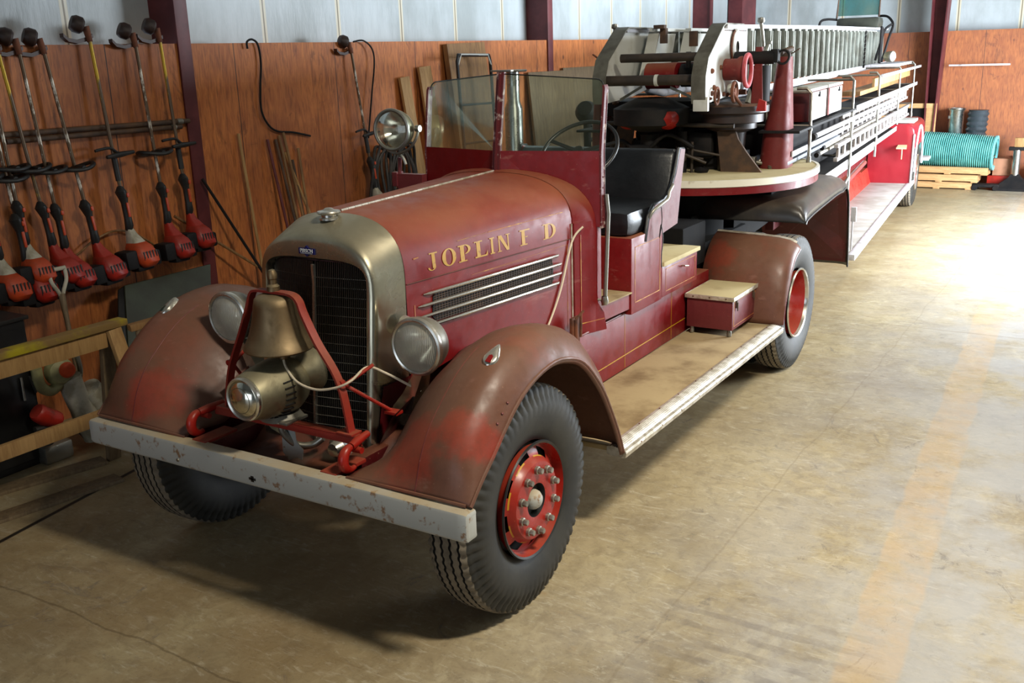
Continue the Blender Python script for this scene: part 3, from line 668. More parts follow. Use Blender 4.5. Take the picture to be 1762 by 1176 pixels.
# cowl and windshield
mb = MB()
def cow(y, w, zt, zb, H_=.30): return [(x, y, z) for x, z in outline(w, zt, zb, H_=H_)]
mb.loft([cow(1.385, .522, 1.792, .86), cow(1.40, .530, 1.797, .86), cow(1.45, .552, 1.803, .86, .32), cow(1.53, .585, 1.79, .86, .34), cow(1.60, .590, 1.75, .86, .34)], closed=False)
mb.span((-.59, 1.55, .90), (.59, 1.60, 1.50))
cowl = mb.build('cowl', M['red'], truck, angle=50)
for sx in (-1, 1):   # windshield halves: painted lower panel, tinted glass above
    cen0, out0 = Vector((sx*.012, 1.435, 1.78)), Vector((sx*.605, 1.56, 1.478))
    gc0, go0 = Vector((sx*.016, 1.448, 1.905)), Vector((sx*.598, 1.572, 1.905))
    gc1, go1 = Vector((sx*.016, 1.520, 2.335)), Vector((sx*.598, 1.640, 2.295))
    mb = MB(); nrm = (go0-gc0).cross(gc1-gc0).normalized()*.004*sx
    mb.prism([cen0, gc0, go0, out0+Vector((0, 0, 0))]+([Vector((sx*.50, 1.54, 1.478))]), nrm*2)
    mb.build('windshield_panel', M['red'], truck, smooth=False)
    mb = MB(); r = .05; dz = (go1-gc1); 
    poly = [gc0, go0]+[go1+(go0-go1).normalized()*(r*(1-math.sin(a)))-Vector((sx*r*(1-math.cos(a)), 0, 0)) for a in (0, .4, .8, 1.2, PI/2)]+[gc1]
    mb.prism(poly, nrm*1.2); mb.build('windshield_glass', M['windscreen'], truck, smooth=False)['label'] = 'greenish dusty windshield pane'
    MB().tube([gc1]+poly[2:7][::-1], .004, 6).build('glass_edge', M['black'], truck)
    mb = MB(); mb.strap([(sx*.607, 1.585, 1.47), (sx*.607, 1.583, 1.78), (sx*.607, 1.586, 1.90), (sx*.607, 1.628, 2.20), (sx*.607, 1.636, 2.245), (sx*.600, 1.638, 2.262)], .045, .014, (0, 1, 0)); 
    mb.strap([(sx*.615, 1.60, 1.47), (sx*.615, 1.60, 1.9), (sx*.615, 1.642, 2.22)], .006, .004, (1, 0, 0))
    for z in (1.53, 1.60, 1.70, 1.76): mb.lathe([(.006, 0), (.004, .004), (0, .005)], (sx*.614, 1.583, z), (sx, 0, 0), 8)
    mb.build('windshield_post', M['post'], truck)
    # grab pole from the post down to the step
    mb = MB(); mb.tube([(sx*.625, 1.60, 1.66), (sx*.632, 1.61, 1.55), (sx*.625, 1.58, 1.06)], .013, 12); mb.lathe([(.018, 0), (.024, .02), (.018, .05)], (sx*.625, 1.575, 1.02), (0, 0, 1), 12); mb.cyl((sx*.57, 1.55, 1.05), (sx*.625, 1.575, 1.05), .007)
    mb.build('grab_pole', M['steel'], truck)
mb = MB(); mb.strap([(0, 1.425, 1.77), (0, 1.440, 1.90), (0, 1.512, 2.33), (0, 1.514, 2.345)], .05, .02, (1, 0, 0)); mb.strap([(0, 1.412, 1.77), (0, 1.427, 1.90), (0, 1.499, 2.335)], .012, .012, (1, 0, 0))
mb.build('centre_post', M['post'], truck)
mb = MB(); mb.beam((-.07, 1.52, 2.352), (.07, 1.52, 2.352), .03, .01); mb.build('post_cap', M['steel'], truck)

# steering wheel
sc = Vector((.29, 1.90, 1.865)); nv = Vector((0, -.62, .78)).normalized(); nv = Vector((0, -.66, .75)).normalized()
u_ = Vector((1, 0, 0)); v_ = Vector((0, .75, .66)).normalized()
stw = MB(); stw.tube(arc(sc, .245, 0, 2*PI, u_, v_, 48)[:-1], .012, 10, closed=True); w_ = stw.build('steering_wheel', M['black'], truck)
mb = MB()
for a in (.35, PI-.35, -PI/2): mb.strap([sc-Vector((0, .03, -.0))*0+u_*(.03*math.cos(a))+v_*(.03*math.sin(a)), sc+u_*(.24*math.cos(a))+v_*(.24*math.sin(a))], .022, .007, u_*(-math.sin(a))+v_*math.cos(a))
mb.lathe([(.0, .02), (.03, .018), (.035, 0), (.03, -.03)], sc, (0, .66, -.75) if False else (0, -.66, .75), 20)
mb.build('spokes', M['black'], w_)
MB().cyl(sc, sc+Vector((0, -.30, -.36)), .02).build('steering_column', M['black'], truck)

# seat: base box, cushion, back, painted side panels, handles
mb = MB(); mb.span((-.61, 1.97, .86), (.61, 2.44, 1.34), .006); sb = mb.build('seat_box', M['red'], truck)
mb = MB()
for a, b in (((2.02, .93), (2.40, .93)), ((2.40, .93), (2.40, 1.28)), ((2.40, 1.28), (2.02, 1.28)), ((2.02, 1.28), (2.02, .93))):
    mb.beam((.6115, a[0], a[1]), (.6115, b[0], b[1]), .006, .0012, 0, up=Vector((1, 0, 0)))
mb.build('pinstripe', M['gold_faded'], sb, smooth=False)
mb = MB(); mb.span((-.58, 1.985, 1.335), (.585, 2.62, 1.50), .065); mb.build('seat_cushion', M['leather'], truck)
mb = MB(); rg = []
for X in [-.585, -.57, -.3, 0, .3, .57, .585]:
    e_ = .02 if abs(X) > .58 else 0
    rg.append([(X, 2.55, 1.42), (X, 2.60+e_, 1.60), (X, 2.655+e_, 1.76-e_), (X, 2.675, 1.80-e_), (X, 2.71, 1.812-e_), (X, 2.745, 1.80-e_), (X, 2.71, 1.42)])
mb.loft(rg, cap=True); mb.build('seat_back', M['leather'], truck, angle=50)
for sx in (1, -1):
    mb = MB(); P_ = [(2.17, 1.29), (2.40, 1.30), (2.66, 1.33), (2.72, 1.60), (2.775, 1.805), (2.70, 1.815), (2.63, 1.66), (2.55, 1.55), (2.44, 1.51), (2.30, 1.50), (2.22, 1.44)]
    mb.prism([(sx*.590, y, z) for y, z in P_], (sx*.03, 0, 0)); sp = mb.build('seat_side_panel', M['maroon'], truck, smooth=False)
    MB().tube([(sx*.605, y, z) for y, z in P_[4:]+P_[:1]], .014, 8).build('piping', M['leather'], sp)
    mb = MB(); mb.tube(smooth_pts([(sx*.60, 2.22, 1.40), (sx*.63, 2.24, 1.47), (sx*.655, 2.33, 1.51), (sx*.66, 2.40, 1.53), (sx*.655, 2.44, 1.57), (sx*.65, 2.50, 1.60), (sx*.62, 2.56, 1.595), (sx*.61, 2.57, 1.57)]), .011, 10); mb.build('grab_handle', M['steel'], truck)
mb = MB(); mb.tube(smooth_pts([(.66, 2.30, 1.49), (.665, 2.30, 1.40), (.662, 2.27, 1.30), (.66, 2.30, 1.38), (.665, 2.32, 1.28), (.66, 2.31, 1.18), (.66, 2.315, 1.10)]), .003, 6); mb.build('cord', M['black'], truck)
# step beside the driver, lower body, lockers
for sx in (1, -1):
    q = MB(); zz = [(1.385, .86), (1.62, .86), (1.60, .965), (1.555, 1.03), (1.525, 1.12), (1.51, 1.30), (1.51, 1.52), (1.385, 1.52)]
    q.prism([(sx*(.531+(y-1.385)*.36), y, z) for y, z in zz], (-sx*.02, 0, 0)); fp = q.build('cowl_side_panel', M['red'], cowl, smooth=False)
    q = MB(); L_ = [(1.43, 1.45), (1.43, .93), (1.60, .93)]
    for a, b in zip(L_, L_[1:]): q.beam((sx*(.5325+(a[0]-1.385)*.36), a[0], a[1]), (sx*(.5325+(b[0]-1.385)*.36), b[0], b[1]), .005, .001, 0, up=Vector((1, 0, 0)))
    q.build('pinstripe', M['gold_faded'], cowl, smooth=False)
mb = MB(); mb.prism([(-.58, 1.60, 1.0), (.58, 1.60, 1.0), (.60, 1.97, 1.0), (-.60, 1.97, 1.0)], (0, 0, -.10)); sg_ = mb.build('step_box', M['red'], truck, smooth=False)
MB().prism([(-.60, 1.62, 1.001), (-.50, 1.56, 1.001), (.50, 1.56, 1.001), (.60, 1.62, 1.001), (.618, 1.965, 1.001), (-.618, 1.965, 1.001)], (0, 0, .008)).build('step_mat', M['board'], sg_, smooth=False)
mb = MB(); mb.span((-.56, .45, .50), (.56, 3.42, .865), .004); body = mb.build('lower_body', M['red'], truck)
mb = MB()
for (a, b) in (((.9, .585), (3.35, .600)),): mb.beam((.5612, a[0], a[1]), (.5612, b[0], b[1]), .006, .0012, 0, up=Vector((1, 0, 0)))
for y in (1.98, 2.72): mb.beam((.5610, y, .51), (.5610, y, .86), .003, .001, 0, up=Vector((1, 0, 0)))
mb.build('pinstripe', M['gold'], body, smooth=False)
for sx in (1, -1): MB().tube([(sx*.562, 1.3, .868), (sx*.562, 2.0, .868)], .006, 6).build('body_bead', M['maroon'], body)
mb = MB(); mb.span((-.61, 2.44, .868), (.61, 3.05, 1.075), .004); lk = mb.build('locker', M['red'], truck)
MB().span((-.625, 2.44, 1.076), (.625, 3.075, 1.105), .004).build('locker_lid', M['deck'], lk)
mb = MB()
for a, b in (((2.50, .90), (3.01, .90)), ((3.01, .90), (3.01, 1.05)), ((3.01, 1.05), (2.50, 1.05)), ((2.50, 1.05), (2.50, .90))): mb.beam((.6115, a[0], a[1]), (.6115, b[0], b[1]), .004, .0012, 0, up=Vector((1, 0, 0)))
mb.build('pinstripe', M['gold_faded'], lk, smooth=False)
mb = MB(); mb.cyl((.61, 2.78, 1.02), (.64, 2.78, 1.02), .006).tube([(.64, 2.75, 1.025), (.642, 2.81, 1.015)], .006, 8); mb.build('handle', M['chrome'], lk)
MB().span((-.5, 3.06, .90), (.5, 3.5, 1.22), .02).build('rear_deck_box', M['matte_black'], truck)

# running boards
for sx in (1, -1):
    mb = MB(); mb.span((sx*.56, .78, .470), (sx*1.075, 3.42, .498), .003); rb = mb.build('running_board', M['board'], truck)
    mb = MB(); rg = []
    pr = [(1.04, .500), (1.055, .506)]+[(1.062+i*.011+j*.0055, .506+(.003 if j else 0)-.0009*i*i*.4) for i in range(7) for j in (0, 1)]+[(1.146, .492), (1.150, .478), (1.146, .455), (1.13, .452), (1.04, .46)]
    mb.loft([[(sx*a, y, b) for a, b in pr] for y in (.765, 3.385)], cap=True); ed = mb.build('edge_strip', M['edge_trim'], rb, angle=20)
    mb = MB()
    for i in range(10):
        for X, z in ((1.058, .507), (1.149, .480)): mb.lathe([(.005, -.002), (.004, .002), (0, .003)], (sx*X, .85+i*.27+(.1 if X > 1.1 else 0), z), (sx*(1 if X > 1.1 else 0), 0, 0 if X > 1.1 else 1), 8)
    mb.build('rivet', M['rust'], ed)

# front fenders: stations (y, z of outer edge) with an outward normal, crowned cross-section
def sstep(x, a, b):
    t = max(0, min(1, (x-a)/(b-a))); return t*t*(3-2*t)
def itp(x, P):
    for (a, va), (b, vb) in zip(P, P[1:]):
        if x <= b: return va+(vb-va)*(x-a)/(b-a)
    return P[-1][1]
ED = [(-.60, .755), (-.555, .80), (-.50, .85), (-.43, .905), (-.34, .985), (-.22, 1.075), (-.08, 1.135), (.08, 1.158), (.22, 1.135), (.34, 1.085), (.45, .99), (.55, .875), (.64, .735), (.715, .60), (.765, .485)]
for sx in (1, -1):
    pts = [Vector((0, a, b)) for a, b in ED]; P_ = smooth_pts(pts, 3); rings = []
    nP = len(P_)
    for i, p in enumerate(P_):
        t = (P_[min(i+1, nP-1)]-P_[max(i-1, 0)]).normalized(); nn = Vector((0, -t.z, t.y))
        f = i/(nP-1)
        crown = .125*math.sin(min(1, max(0, (f+.02)/.30))*PI/2)**.7 if f < .3 else .125
        crown = crown if f < .72 else .125-(f-.72)/.28*.085
        front = max(0, 1-f/.5)          # how far the inner side drops towards the grille
        rings.append([])
        xin = .50+.02*f if f < .6 else .52
        for u in [0, .05, .12, .22, .34, .46, .58, .70, .80, .87, .93, .97, 1.0, 1.01, 1.005]:
            X = xin+(1.135-xin)*min(u, 1)
            # round towards the outer edge, gentle slope towards the body
            hf = itp(u, ((0, -.21), (.08, -.14), (.25, -.02), (.47, .082), (.65, .130), (.78, .140), (.88, .120), (.95, .068), (1, 0), (2, 0)))
            hr = itp(u, ((0, .045), (.25, .085), (.47, .118), (.65, .134), (.78, .132), (.88, .108), (.95, .060), (1, 0), (2, 0)))
            wf_ = 1-sstep(f, .42, .72); amp = sstep(f, -.04, .26) if f < .72 else 1-.55*sstep(f, .72, 1.0)
            h = (hf*wf_+hr*(1-wf_))*amp
            q = p+nn*h; q.x = X
            if u > 1.002: q = p-nn*(.012 if u > 1.008 else .022); q.x = 1.135-(0 if u > 1.008 else .012)
            rings[-1].append((sx*q.x, q.y, q.z))
    mb = MB(); mb.loft(rings, closed=False)
    fd = mb.build('front_fender', M['fender'], truck, angle=70, solid=.006)
    # bead along the front and outer edge, and the lengthwise weld seam
    MB().tube([r[0] for r in rings[:1]]+[q for q in rings[0][1:12]], .008, 8).build('front_bead', M['fender'], fd)
    MB().tube([tuple(Vector(r[12])) for r in rings], .008, 8).build('edge_bead', M['fender'], fd)
    MB().tube([tuple(Vector(r[6])+Vector((0, -.001, .001))) for r in rings[0:19]], .0035, 6).build('weld_seam', M['maroon'], fd)
    # inner splash apron closing fender to body
    mb = MB(); 
    for i in range(len(rings)-1):
        a, b = rings[i][0], rings[i+1][0]; mb.add([a, b, (sx*.50, b[1], min(b[2], .62)), (sx*.50, a[1], min(a[2], .62))], [(0, 1, 2, 3)])
    mb.build('inner_apron', M['red_dark'], fd, smooth=False)
    # teardrop emblem lamp on the crown
    c0 = Vector((sx*1.0, -.21, 1.238)); ax = Vector((0, .78, .50)).normalized(); nn = Vector((sx*.25, -.50, .80)).normalized(); sd = ax.cross(nn).normalized(); nn = sd.cross(ax).normalized()*(1 if sd.cross(ax).z > 0 else -1)
    def tear(h, k, L=1.0):
        o = []
        for i in range(20):
            a = 2*PI*i/20; r = .032*(1-.55*max(0, math.cos(a)))*k
            o.append(c0+ax*(.075*L*math.cos(a)*(1 if math.cos(a) > 0 else .62))*k+sd*(r*math.sin(a))+nn*h)
        return o
    mb = MB(); mb.loft([tear(-.02, 1.08), tear(-.001, 1.05), tear(.007, .92), tear(.011, .66), tear(.012, .3)], cap=True)
    em = mb.build('fender_ornament', M['chrome'], truck, angle=60)
    q = MB(); b = c0-ax*.012+nn*.0120; q.prism([b+ax*x+sd*y for x, y in ((-.022, -.012), (.012, -.010), (.020, 0), (.012, .010), (-.022, .012))], nn*.002)
    q.build('ornament_badge', M['badge_red'] if sx > 0 else M['badge_green'], em, smooth=False)
    q = MB()
    for z_ in range(3):
        p = Vector(rings[12+z_*1][11]); q.lathe([(.006, 0), (.005, .004), (0, .005)], p+Vector((sx*.004, 0, .004)), (sx*.7, -.2, .7), 8)
    q.build('rivet', M['maroon'], fd)
# splash apron under the grille between the frame horns
mb = MB(); mb.loft([[(x, y, z+.0*abs(x)) for x in (-.50, -.3, 0, .3, .50)] for y, z in ((-.56, .60), (-.45, .64), (-.30, .66), (-.20, .74), (-.10, .80))], closed=False)
mb.build('front_apron', M['red_dark'], truck, solid=.004)
# side aprons beside the radiator
for sx in (1, -1):
    mb = MB(); mb.add([(sx*.36, -.22, .72), (sx*.37, -.03, .72), (sx*.38, .06, 1.0), (sx*.37, -.16, 1.0), (sx*.52, -.30, .92), (sx*.52, -.05, 1.0)], [(0, 1, 5, 4), (0, 3, 2, 1)])
    mb.add([(sx*.38, .04, .95), (sx*.52, .04, 1.05), (sx*.54, .5, 1.1), (sx*.43, .5, .95)], [(0, 1, 2, 3)])
    mb.build('radiator_apron', M['red_dark'], truck, smooth=False)

# head lamps
def lamp(name, c, d, R, parent, parts=True, ringmat='chrome', bodymat='steel', depth=.15, lens='lens'):
    d = Vector(d).normalized(); b = MB()
    b.lathe([(R*.96, 0), (R*.99, -.02), (R*.97, -.05), (R*.86, -.09), (R*.62, -depth+.03), (R*.3, -depth), (0, -depth-.003)], c, d, 40)
    o = b.build(name, M[bodymat], parent)
    MB().lathe([(R*.97, -.018), (R*1.03, -.012), (R*1.05, 0), (R*1.03, .012), (R*.96, .016), (R*.90, .013), (R*.89, .004)], c, d, 44).build('lamp_rim', M[ringmat], o)
    MB().lathe([(R*.90, .002), (R*.7, -.035), (R*.45, -.075), (R*.2, -.10), (.012, -.105)], c, d, 40).build('reflector', M['reflector'], o)
    q = MB(); q.lathe([(R*.90, .006), (R*.75, .016), (R*.5, .025), (R*.25, .030), (0, .031)], c, d, 40); q.build('lens', M[lens], o)
    MB().lathe([(.0, .03), (.012, .025), (.016, .01), (.012, -.02)], Vector(c)-d*.085, d, 14).build('bulb', M['white'], o)
    return o
for sx in (1, -1):
    c = Vector((sx*.584, -.172, 1.223)); lamp('headlamp', c, (.02, -1, -.02), .128, truck)
    mb = MB(); mb.loft([[(sx*.565+a*.022, -.11+b*.03, 1.10) for a, b in ((-1, -1), (1, -1), (1, 1), (-1, 1))], [(sx*.50+a*.035, -.09+b*.05, .98) for a, b in ((-1, -1), (1, -1), (1, 1), (-1, 1))], [(sx*.44+a*.06, -.06+b*.08, .88) for a, b in ((-1, -1), (1, -1), (1, 1), (-1, 1))]], cap=True)
    mb.build('headlamp_bracket', M['shell'], truck, angle=60)
    mb = MB(); mb.lathe([(0, .04), (.03, .035), (.045, .015), (.048, 0)], (sx*.40, -.02, 1.26), (sx, 0, 0), 20); mb.build('side_boss', M['chrome'], truck)
# spot lamp on its arm beside the windshield
s_ = lamp('spotlight', (-.775, 1.45, 2.015), (.10, -1, 0.02), .125, truck, ringmat='steel', bodymat='siren', depth=.17, lens='clear_lens')
mb = MB(); mb.tube(arc((-.775, 1.52, 2.015), .15, -PI, 0, (1, 0, 0), (0, .2, .98), 20), .009, 8); mb.tube(smooth_pts([(-.775, 1.50, 1.87), (-.74, 1.5, 1.84), (-.72, 1.5, 1.80)]), .01, 8)
mb.cyl((-.64, 1.52, 2.02), (-.61, 1.52, 2.02), .02).cyl((-.94, 1.52, 2.02), (-.91, 1.52, 2.02), .02)
mb.build('yoke', M['steel'], s_)
mb = MB(); mb.prism([(-.60, 1.50, 1.74), (-.60, 1.50, 1.50), (-.82, 1.50, 1.67), (-.82, 1.50, 1.74)], (0, .05, 0)); mb.cyl((-.79, 1.52, 1.74), (-.78, 1.52, 1.84), .012).span((-.83, 1.49, 1.66), (-.79, 1.56, 1.75), .004)
mb.build('spotlight_bracket', M['maroon'], truck, smooth=False)

# bell in its red yoke, siren, hooks
fr = MB(); Yb = -.42
fpts = smooth_pts([(-.375, Yb, .865), (-.345, Yb, 1.00), (-.31, Yb, 1.10), (-.235, Yb, 1.24), (-.165, Yb, 1.38), (-.135, Yb, 1.445), (-.10, Yb, 1.465), (0, Yb, 1.467), (.10, Yb, 1.465), (.145, Yb, 1.44), (.17, Yb, 1.38), (.235, Yb, 1.26), (.315, Yb, 1.15), (.352, Yb, 1.07), (.372, Yb, .98), (.390, Yb, .865)], 4)
fr.strap(fpts, .042, .011, (0, 1, 0))
fr.span((-.45, Yb-.022, .853), (.46, Yb+.022, .865), .003); fr.span((-.45, Yb-.022, .825), (.46, Yb-.014, .865), .002)
fr.span((.33, Yb-.035, .865), (.42, Yb+.035, .875), .002).span((-.42, Yb-.035, .865), (-.33, Yb+.035, .875), .002)
bf = fr.build('bell_yoke', M['red_bracket'], truck)
for sx in (1, -1):
    q = MB(); q.tube([(sx*.345, Yb+.03, 1.075), (sx*.455, Yb+.20, .92)], .0085, 8).tube([(sx*.345, Yb+.03, 1.075), (sx*.385, Yb+.18, 1.13)], .0085, 8)
    q.lathe([(.014, -.012), (.014, .012)], (sx*.345, Yb+.01, 1.09), (0, 1, 0), 8, cap=True).span((sx*.43, Yb+.18, .905), (sx*.50, Yb+.23, .92), .003); q.build('brace_rod', M['red_bright'], bf)
BZ = lambda P: [(a, b*.955) for a, b in P]
q = MB(); q.lathe(BZ([(.0, 0), (.04, .0), (.075, -.006), (.090, -.02), (.096, -.05), (.104, -.10), (.116, -.15), (.128, -.19), (.142, -.22), (.155, -.245), (.158, -.255), (.152, -.262), (.140, -.258), (.12, -.21), (.10, -.10), (.085, -.03), (0, -.01)]), (0, Yb, 1.457), (0, 0, 1), 48)
bell = q.build('bell', M['bell'], truck, angle=50)
MB().lathe([(.03, 0), (.028, .02), (.018, .03), (.018, .05), (.022, .055), (.022, .075), (.014, .092), (0, .097)], (0, Yb, 1.472), (0, 0, 1), 18).build('finial', M['bell'], bell)
MB().tube([(0, Yb, 1.3), (.02, Yb, 1.18)], .008, 8).lathe([(0, -.02), (.018, -.01), (.02, .0), (.015, .015), (0, .02)], (.02, Yb, 1.17), (0, 0, 1), 12).build('clapper', M['bell'], bell)
q = MB(); q.tube(smooth_pts([wp(*p[:2], Y=p[2]) for p in ((487, 612, -.42), (492, 632, -.44), (512, 658, -.45), (545, 671, -.45), (580, 667, -.44), (605, 655, -.40), (632, 632, -.24), (665, 643, -.20), (700, 661, -.15), (724, 673, -.10))]), .0055, 8); q.build('bell_cord', M['cable'], truck)['label'] = 'pale cord looping from the bell clapper'
sc_ = Vector((-.035, -.40, 1.022)); q = MB()
q.lathe([(0, .252), (.02, .252), (.06, .250)], sc_, (.0, -1, 0), 36); q.lathe([(.092, .222), (.102, .215), (.118, .15), (.130, .06), (.134, 0), (.132, -.03), (.112, -.075), (.06, -.09), (0, -.09)], sc_, (0, -1, 0), 40)
sir = q.build('siren', M['siren'], truck)
q = MB(); q.lathe([(.098, .205), (.100, .232), (.094, .240), (.086, .236), (.084, .228)], sc_, (0, -1, 0), 36); q.build('lamp_rim', M['chrome'], sir)
q = MB(); q.lathe([(.084, .228), (.07, .244), (.04, .258), (0, .264)], sc_, (0, -1, 0), 32); q.build('lens', M['reflector'], sir)
q = MB()
for k in range(30):
    a = 2*PI*k/30; d = Vector((math.cos(a), 0, math.sin(a)))
    if math.sin(a) > .55: continue
    q.beam(sc_+Vector((0, -.040, 0))+d*.1325, sc_+Vector((0, -.095, 0))+d*.1265, .006, .013, .001, up=d)
q.build('siren_slots', M['black'], sir, smooth=False)
q = MB(); q.lathe([(.06, 0), (.075, .02), (.10, .08), (.115, .10), (.11, .115), (.06, .13), (0, .135)], sc_+Vector((0.02, .06, 0.03)), (.12, 1, .1), 30); q.build('siren_horn', M['siren'], sir)
q = MB(); q.span((-.12, -.48, .862), (.06, -.34, .875), .003); q.tube(smooth_pts([(-.03, -.42, .86), (-.03, -.42, .80), (.01, -.38, .73), (.06, -.33, .72), (.10, -.30, .75)]), .017, 10); q.lathe([(.1, 0), (.08, .03), (.06, .03)], (-.045, -.40, .865), (0, 0, 1), 20)
q.build('siren_mount', M['steel'], truck)
q = MB(); q.lathe([(.0, .07), (.03, .068), (.038, .05), (.045, .03), (.060, .025), (.062, .0)], (.20, -.28, .72), (0, -1, .05), 24); q.build('crank_boss', M['chrome'], truck)
for sx in (1, -1):
    q = MB(); c = Vector((sx*.47, -.555, .81))
    q.tube(arc(c+Vector((0, .03, -.005)), .050, -PI*.50, PI*.62, (0, -1, 0), (0, 0, -1), 20), [.012+.012*math.sin(PI*min(1, (i+3)/22)) for i in range(21)], 10)
    q.tube([c+Vector((0, .035, .045)), c+Vector((-sx*.01, .09, .050)), c+Vector((-sx*.02, .17, .055))], [.018, .021, .016], 10)
    q.cyl(c+Vector((-.03, .07, .02)), c+Vector((.03, .07, .02)), .014)
    q.build('tow_hook', M['red_bright'], truck)

# rear fenders of the tractor
for sx in (1, -1):
    cy, cz, rf = 4.06, .50, .655; mb = MB(); rings = []
    cp = smooth_pts([(0, 3.385, .50), (0, 3.395, .66), (0, 3.44, .83), (0, 3.52, .96), (0, 3.62, 1.045), (0, 3.74, 1.095)], 3)
    for i, cc in enumerate(cp):
        t = (cp[min(i+1, len(cp)-1)]-cp[max(i-1, 0)]).normalized(); nn = Vector((0, -t.z, t.y)); g_ = .35+.65*min(1, i/6)
        rings.append([(sx*X, cc.y-nn.y*dn*g_, cc.z-nn.z*dn*g_) for X, dn in ((.50, .0), (.8, 0.01), (.98, .02), (1.06, .035), (1.105, .06), (1.13, .09), (1.128, .11))])
    mb.loft(rings, closed=False); rf_ = mb.build('rear_fender', M['fender'], truck, angle=60, solid=.006)
    MB().tube([r[-1] for r in rings], .008, 8).build('edge_bead', M['maroon'], rf_)
    MB().strap([Vector(p)+Vector((0, .008, .004)) for p in rings[-1][:5]], .025, .006, (0, 1, .4)).build('top_trim', M['edge_trim'], rf_)
# folded support under the rear deck
mb = MB(); mb.span((-.44, 3.62, .78), (.44, 4.6, 1.02), .02); mb.span((-.30, 3.7, 1.0), (.30, 4.5, 1.2), .03); mb.build('fifth_wheel', M['matte_black'], truck)

# loose torn sheet metal piece under the siren
q = MB(); q.prism([wp(x, y, Y=-.40) for x, y in ((484, 735), (487, 778), (497, 792), (512, 788), (520, 792), (522, 775), (510, 760), (506, 738))], (0, .003, 0)); q.build('torn_plate', M['silver'], truck, smooth=False)

# ================================================================ LADDER TRAILER (local: x across, y along, z up)
tr = empty('ladder_trailer', TP, TA, label='long aerial ladder trailer with round tan turntable deck coupled behind the red truck', cat='trailer')
mb = MB(); DZ = 1.50; DC = (.0, .43); DR = 1.06
n = 72; cir = lambda r, z: [(DC[0]+r*math.copysign(abs(math.cos(a))**.93, math.cos(a)), DC[1]+r*math.copysign(abs(math.sin(a))**.93, math.sin(a)), z) for a in [2*PI*k/n for k in range(n)]]
mb.loft([cir(DR-.01, DZ-.03), cir(DR-.01, DZ), ], cap=True); dk = mb.build('turntable_deck', M['deck'], tr, angle=30)
MB().loft([cir(DR-.02, DZ+.004), cir(DR+.004, DZ+.003), cir(DR+.006, DZ-.045), cir(DR-.004, DZ-.05)]).build('deck_trim', M['trim_white'], dk)
MB().loft([cir(DR-.02, DZ-.03), cir(DR-.004, DZ-.045), cir(DR-.004, DZ-.105), cir(DR-.05, DZ-.11)], cap=True).build('deck_skirt', M['red'], dk)
q = MB()
for k in range(26):
    a = 2*PI*k/26; q.lathe([(.007, 0), (.005, .004), (0, .005)], (DC[0]+(DR+.004)*math.cos(a), DC[1]+(DR+.004)*math.sin(a), DZ-.02), (math.cos(a), math.sin(a), 0), 8)
q.build('deck_rivet', M['rust'], dk)
mb = MB(); mb.span((-.80, .05, 1.20), (.80, 1.5, 1.40), .03); mb.cyl((0, .1, 1.0), (0, .1, 1.4), .4, n=32); mb.span((-.45, .3, .85), (.45, 2.4, 1.2), .02); mb.build('gooseneck', M['matte_black'], tr)
# big black wing fender behind the tractor wheels
for sx in (1, -1):
    mb = MB(); rings = []
    prof = [(-.17, 1.16), (-.165, 1.22), (-.14, 1.28), (-.07, 1.318), (.12, 1.335), (.8, 1.335), (1.35, 1.33), (1.7, 1.30), (1.95, 1.22), (2.10, 1.08), (2.18, .9), (2.24, .7), (2.29, .5), (2.32, .36)]
    for i, (s_v, z) in enumerate(smooth_pts([(0, a, b) for a, b in prof], 3) and [(p.y, p.z) for p in smooth_pts([(0, a, b) for a, b in prof], 3)]):
        f = max(0, min(1, (s_v-1.6)/.6)); nx = f
        drop = .15*(1-f)
        sc1 = max(0, min(1, (z-1.15)/.18)) if s_v < .2 else 1
        ring_ = [(0, 0), (.80, 0), (.98, -.008), (1.05, -.035), (1.09, -.085), (1.105, -.15)]
        rr = []
        for X, d in ring_:
            k = (X-.8)/.305 if X > .8 else 0
            rr.append((sx*X, s_v-f*(-d)*1.0*(1), z+d*(1-f)*sc1))
        rings.append(rr)
    mb.loft(rings, closed=False); wf_ = mb.build('wing_fender', M['rubber'] if False else mat('black_fender_enamel', S(44, 44, 44), S(70, 66, 60), scale=4, rough=.28, dust=.25), tr, angle=60, solid=.006)
    q = MB(); 
    q.prism([(sx*.30, 2.20, .42), (sx*1.08, 2.20, .40), (sx*1.10, 2.16, .6), (sx*1.095, 2.08, .9), (sx*1.09, 1.92, 1.12), (sx*1.07, 1.70, 1.22), (sx*.30, 1.70, 1.25)], (0, .012, 0))
    q.build('splash_panel', M['red_dark'], wf_, smooth=False)
    MB().tube([r[-1] for r in rings], .009, 8).build('edge_bead', M['black'], wf_)
    q = MB(); q.span((sx*1.09, 2.30, .78), (sx*1.14, 2.33, .92), .004).span((sx*1.10, 2.31, .50), (sx*1.115, 2.325, .78)); q.build('mud_stay', M['white_metal'], wf_)

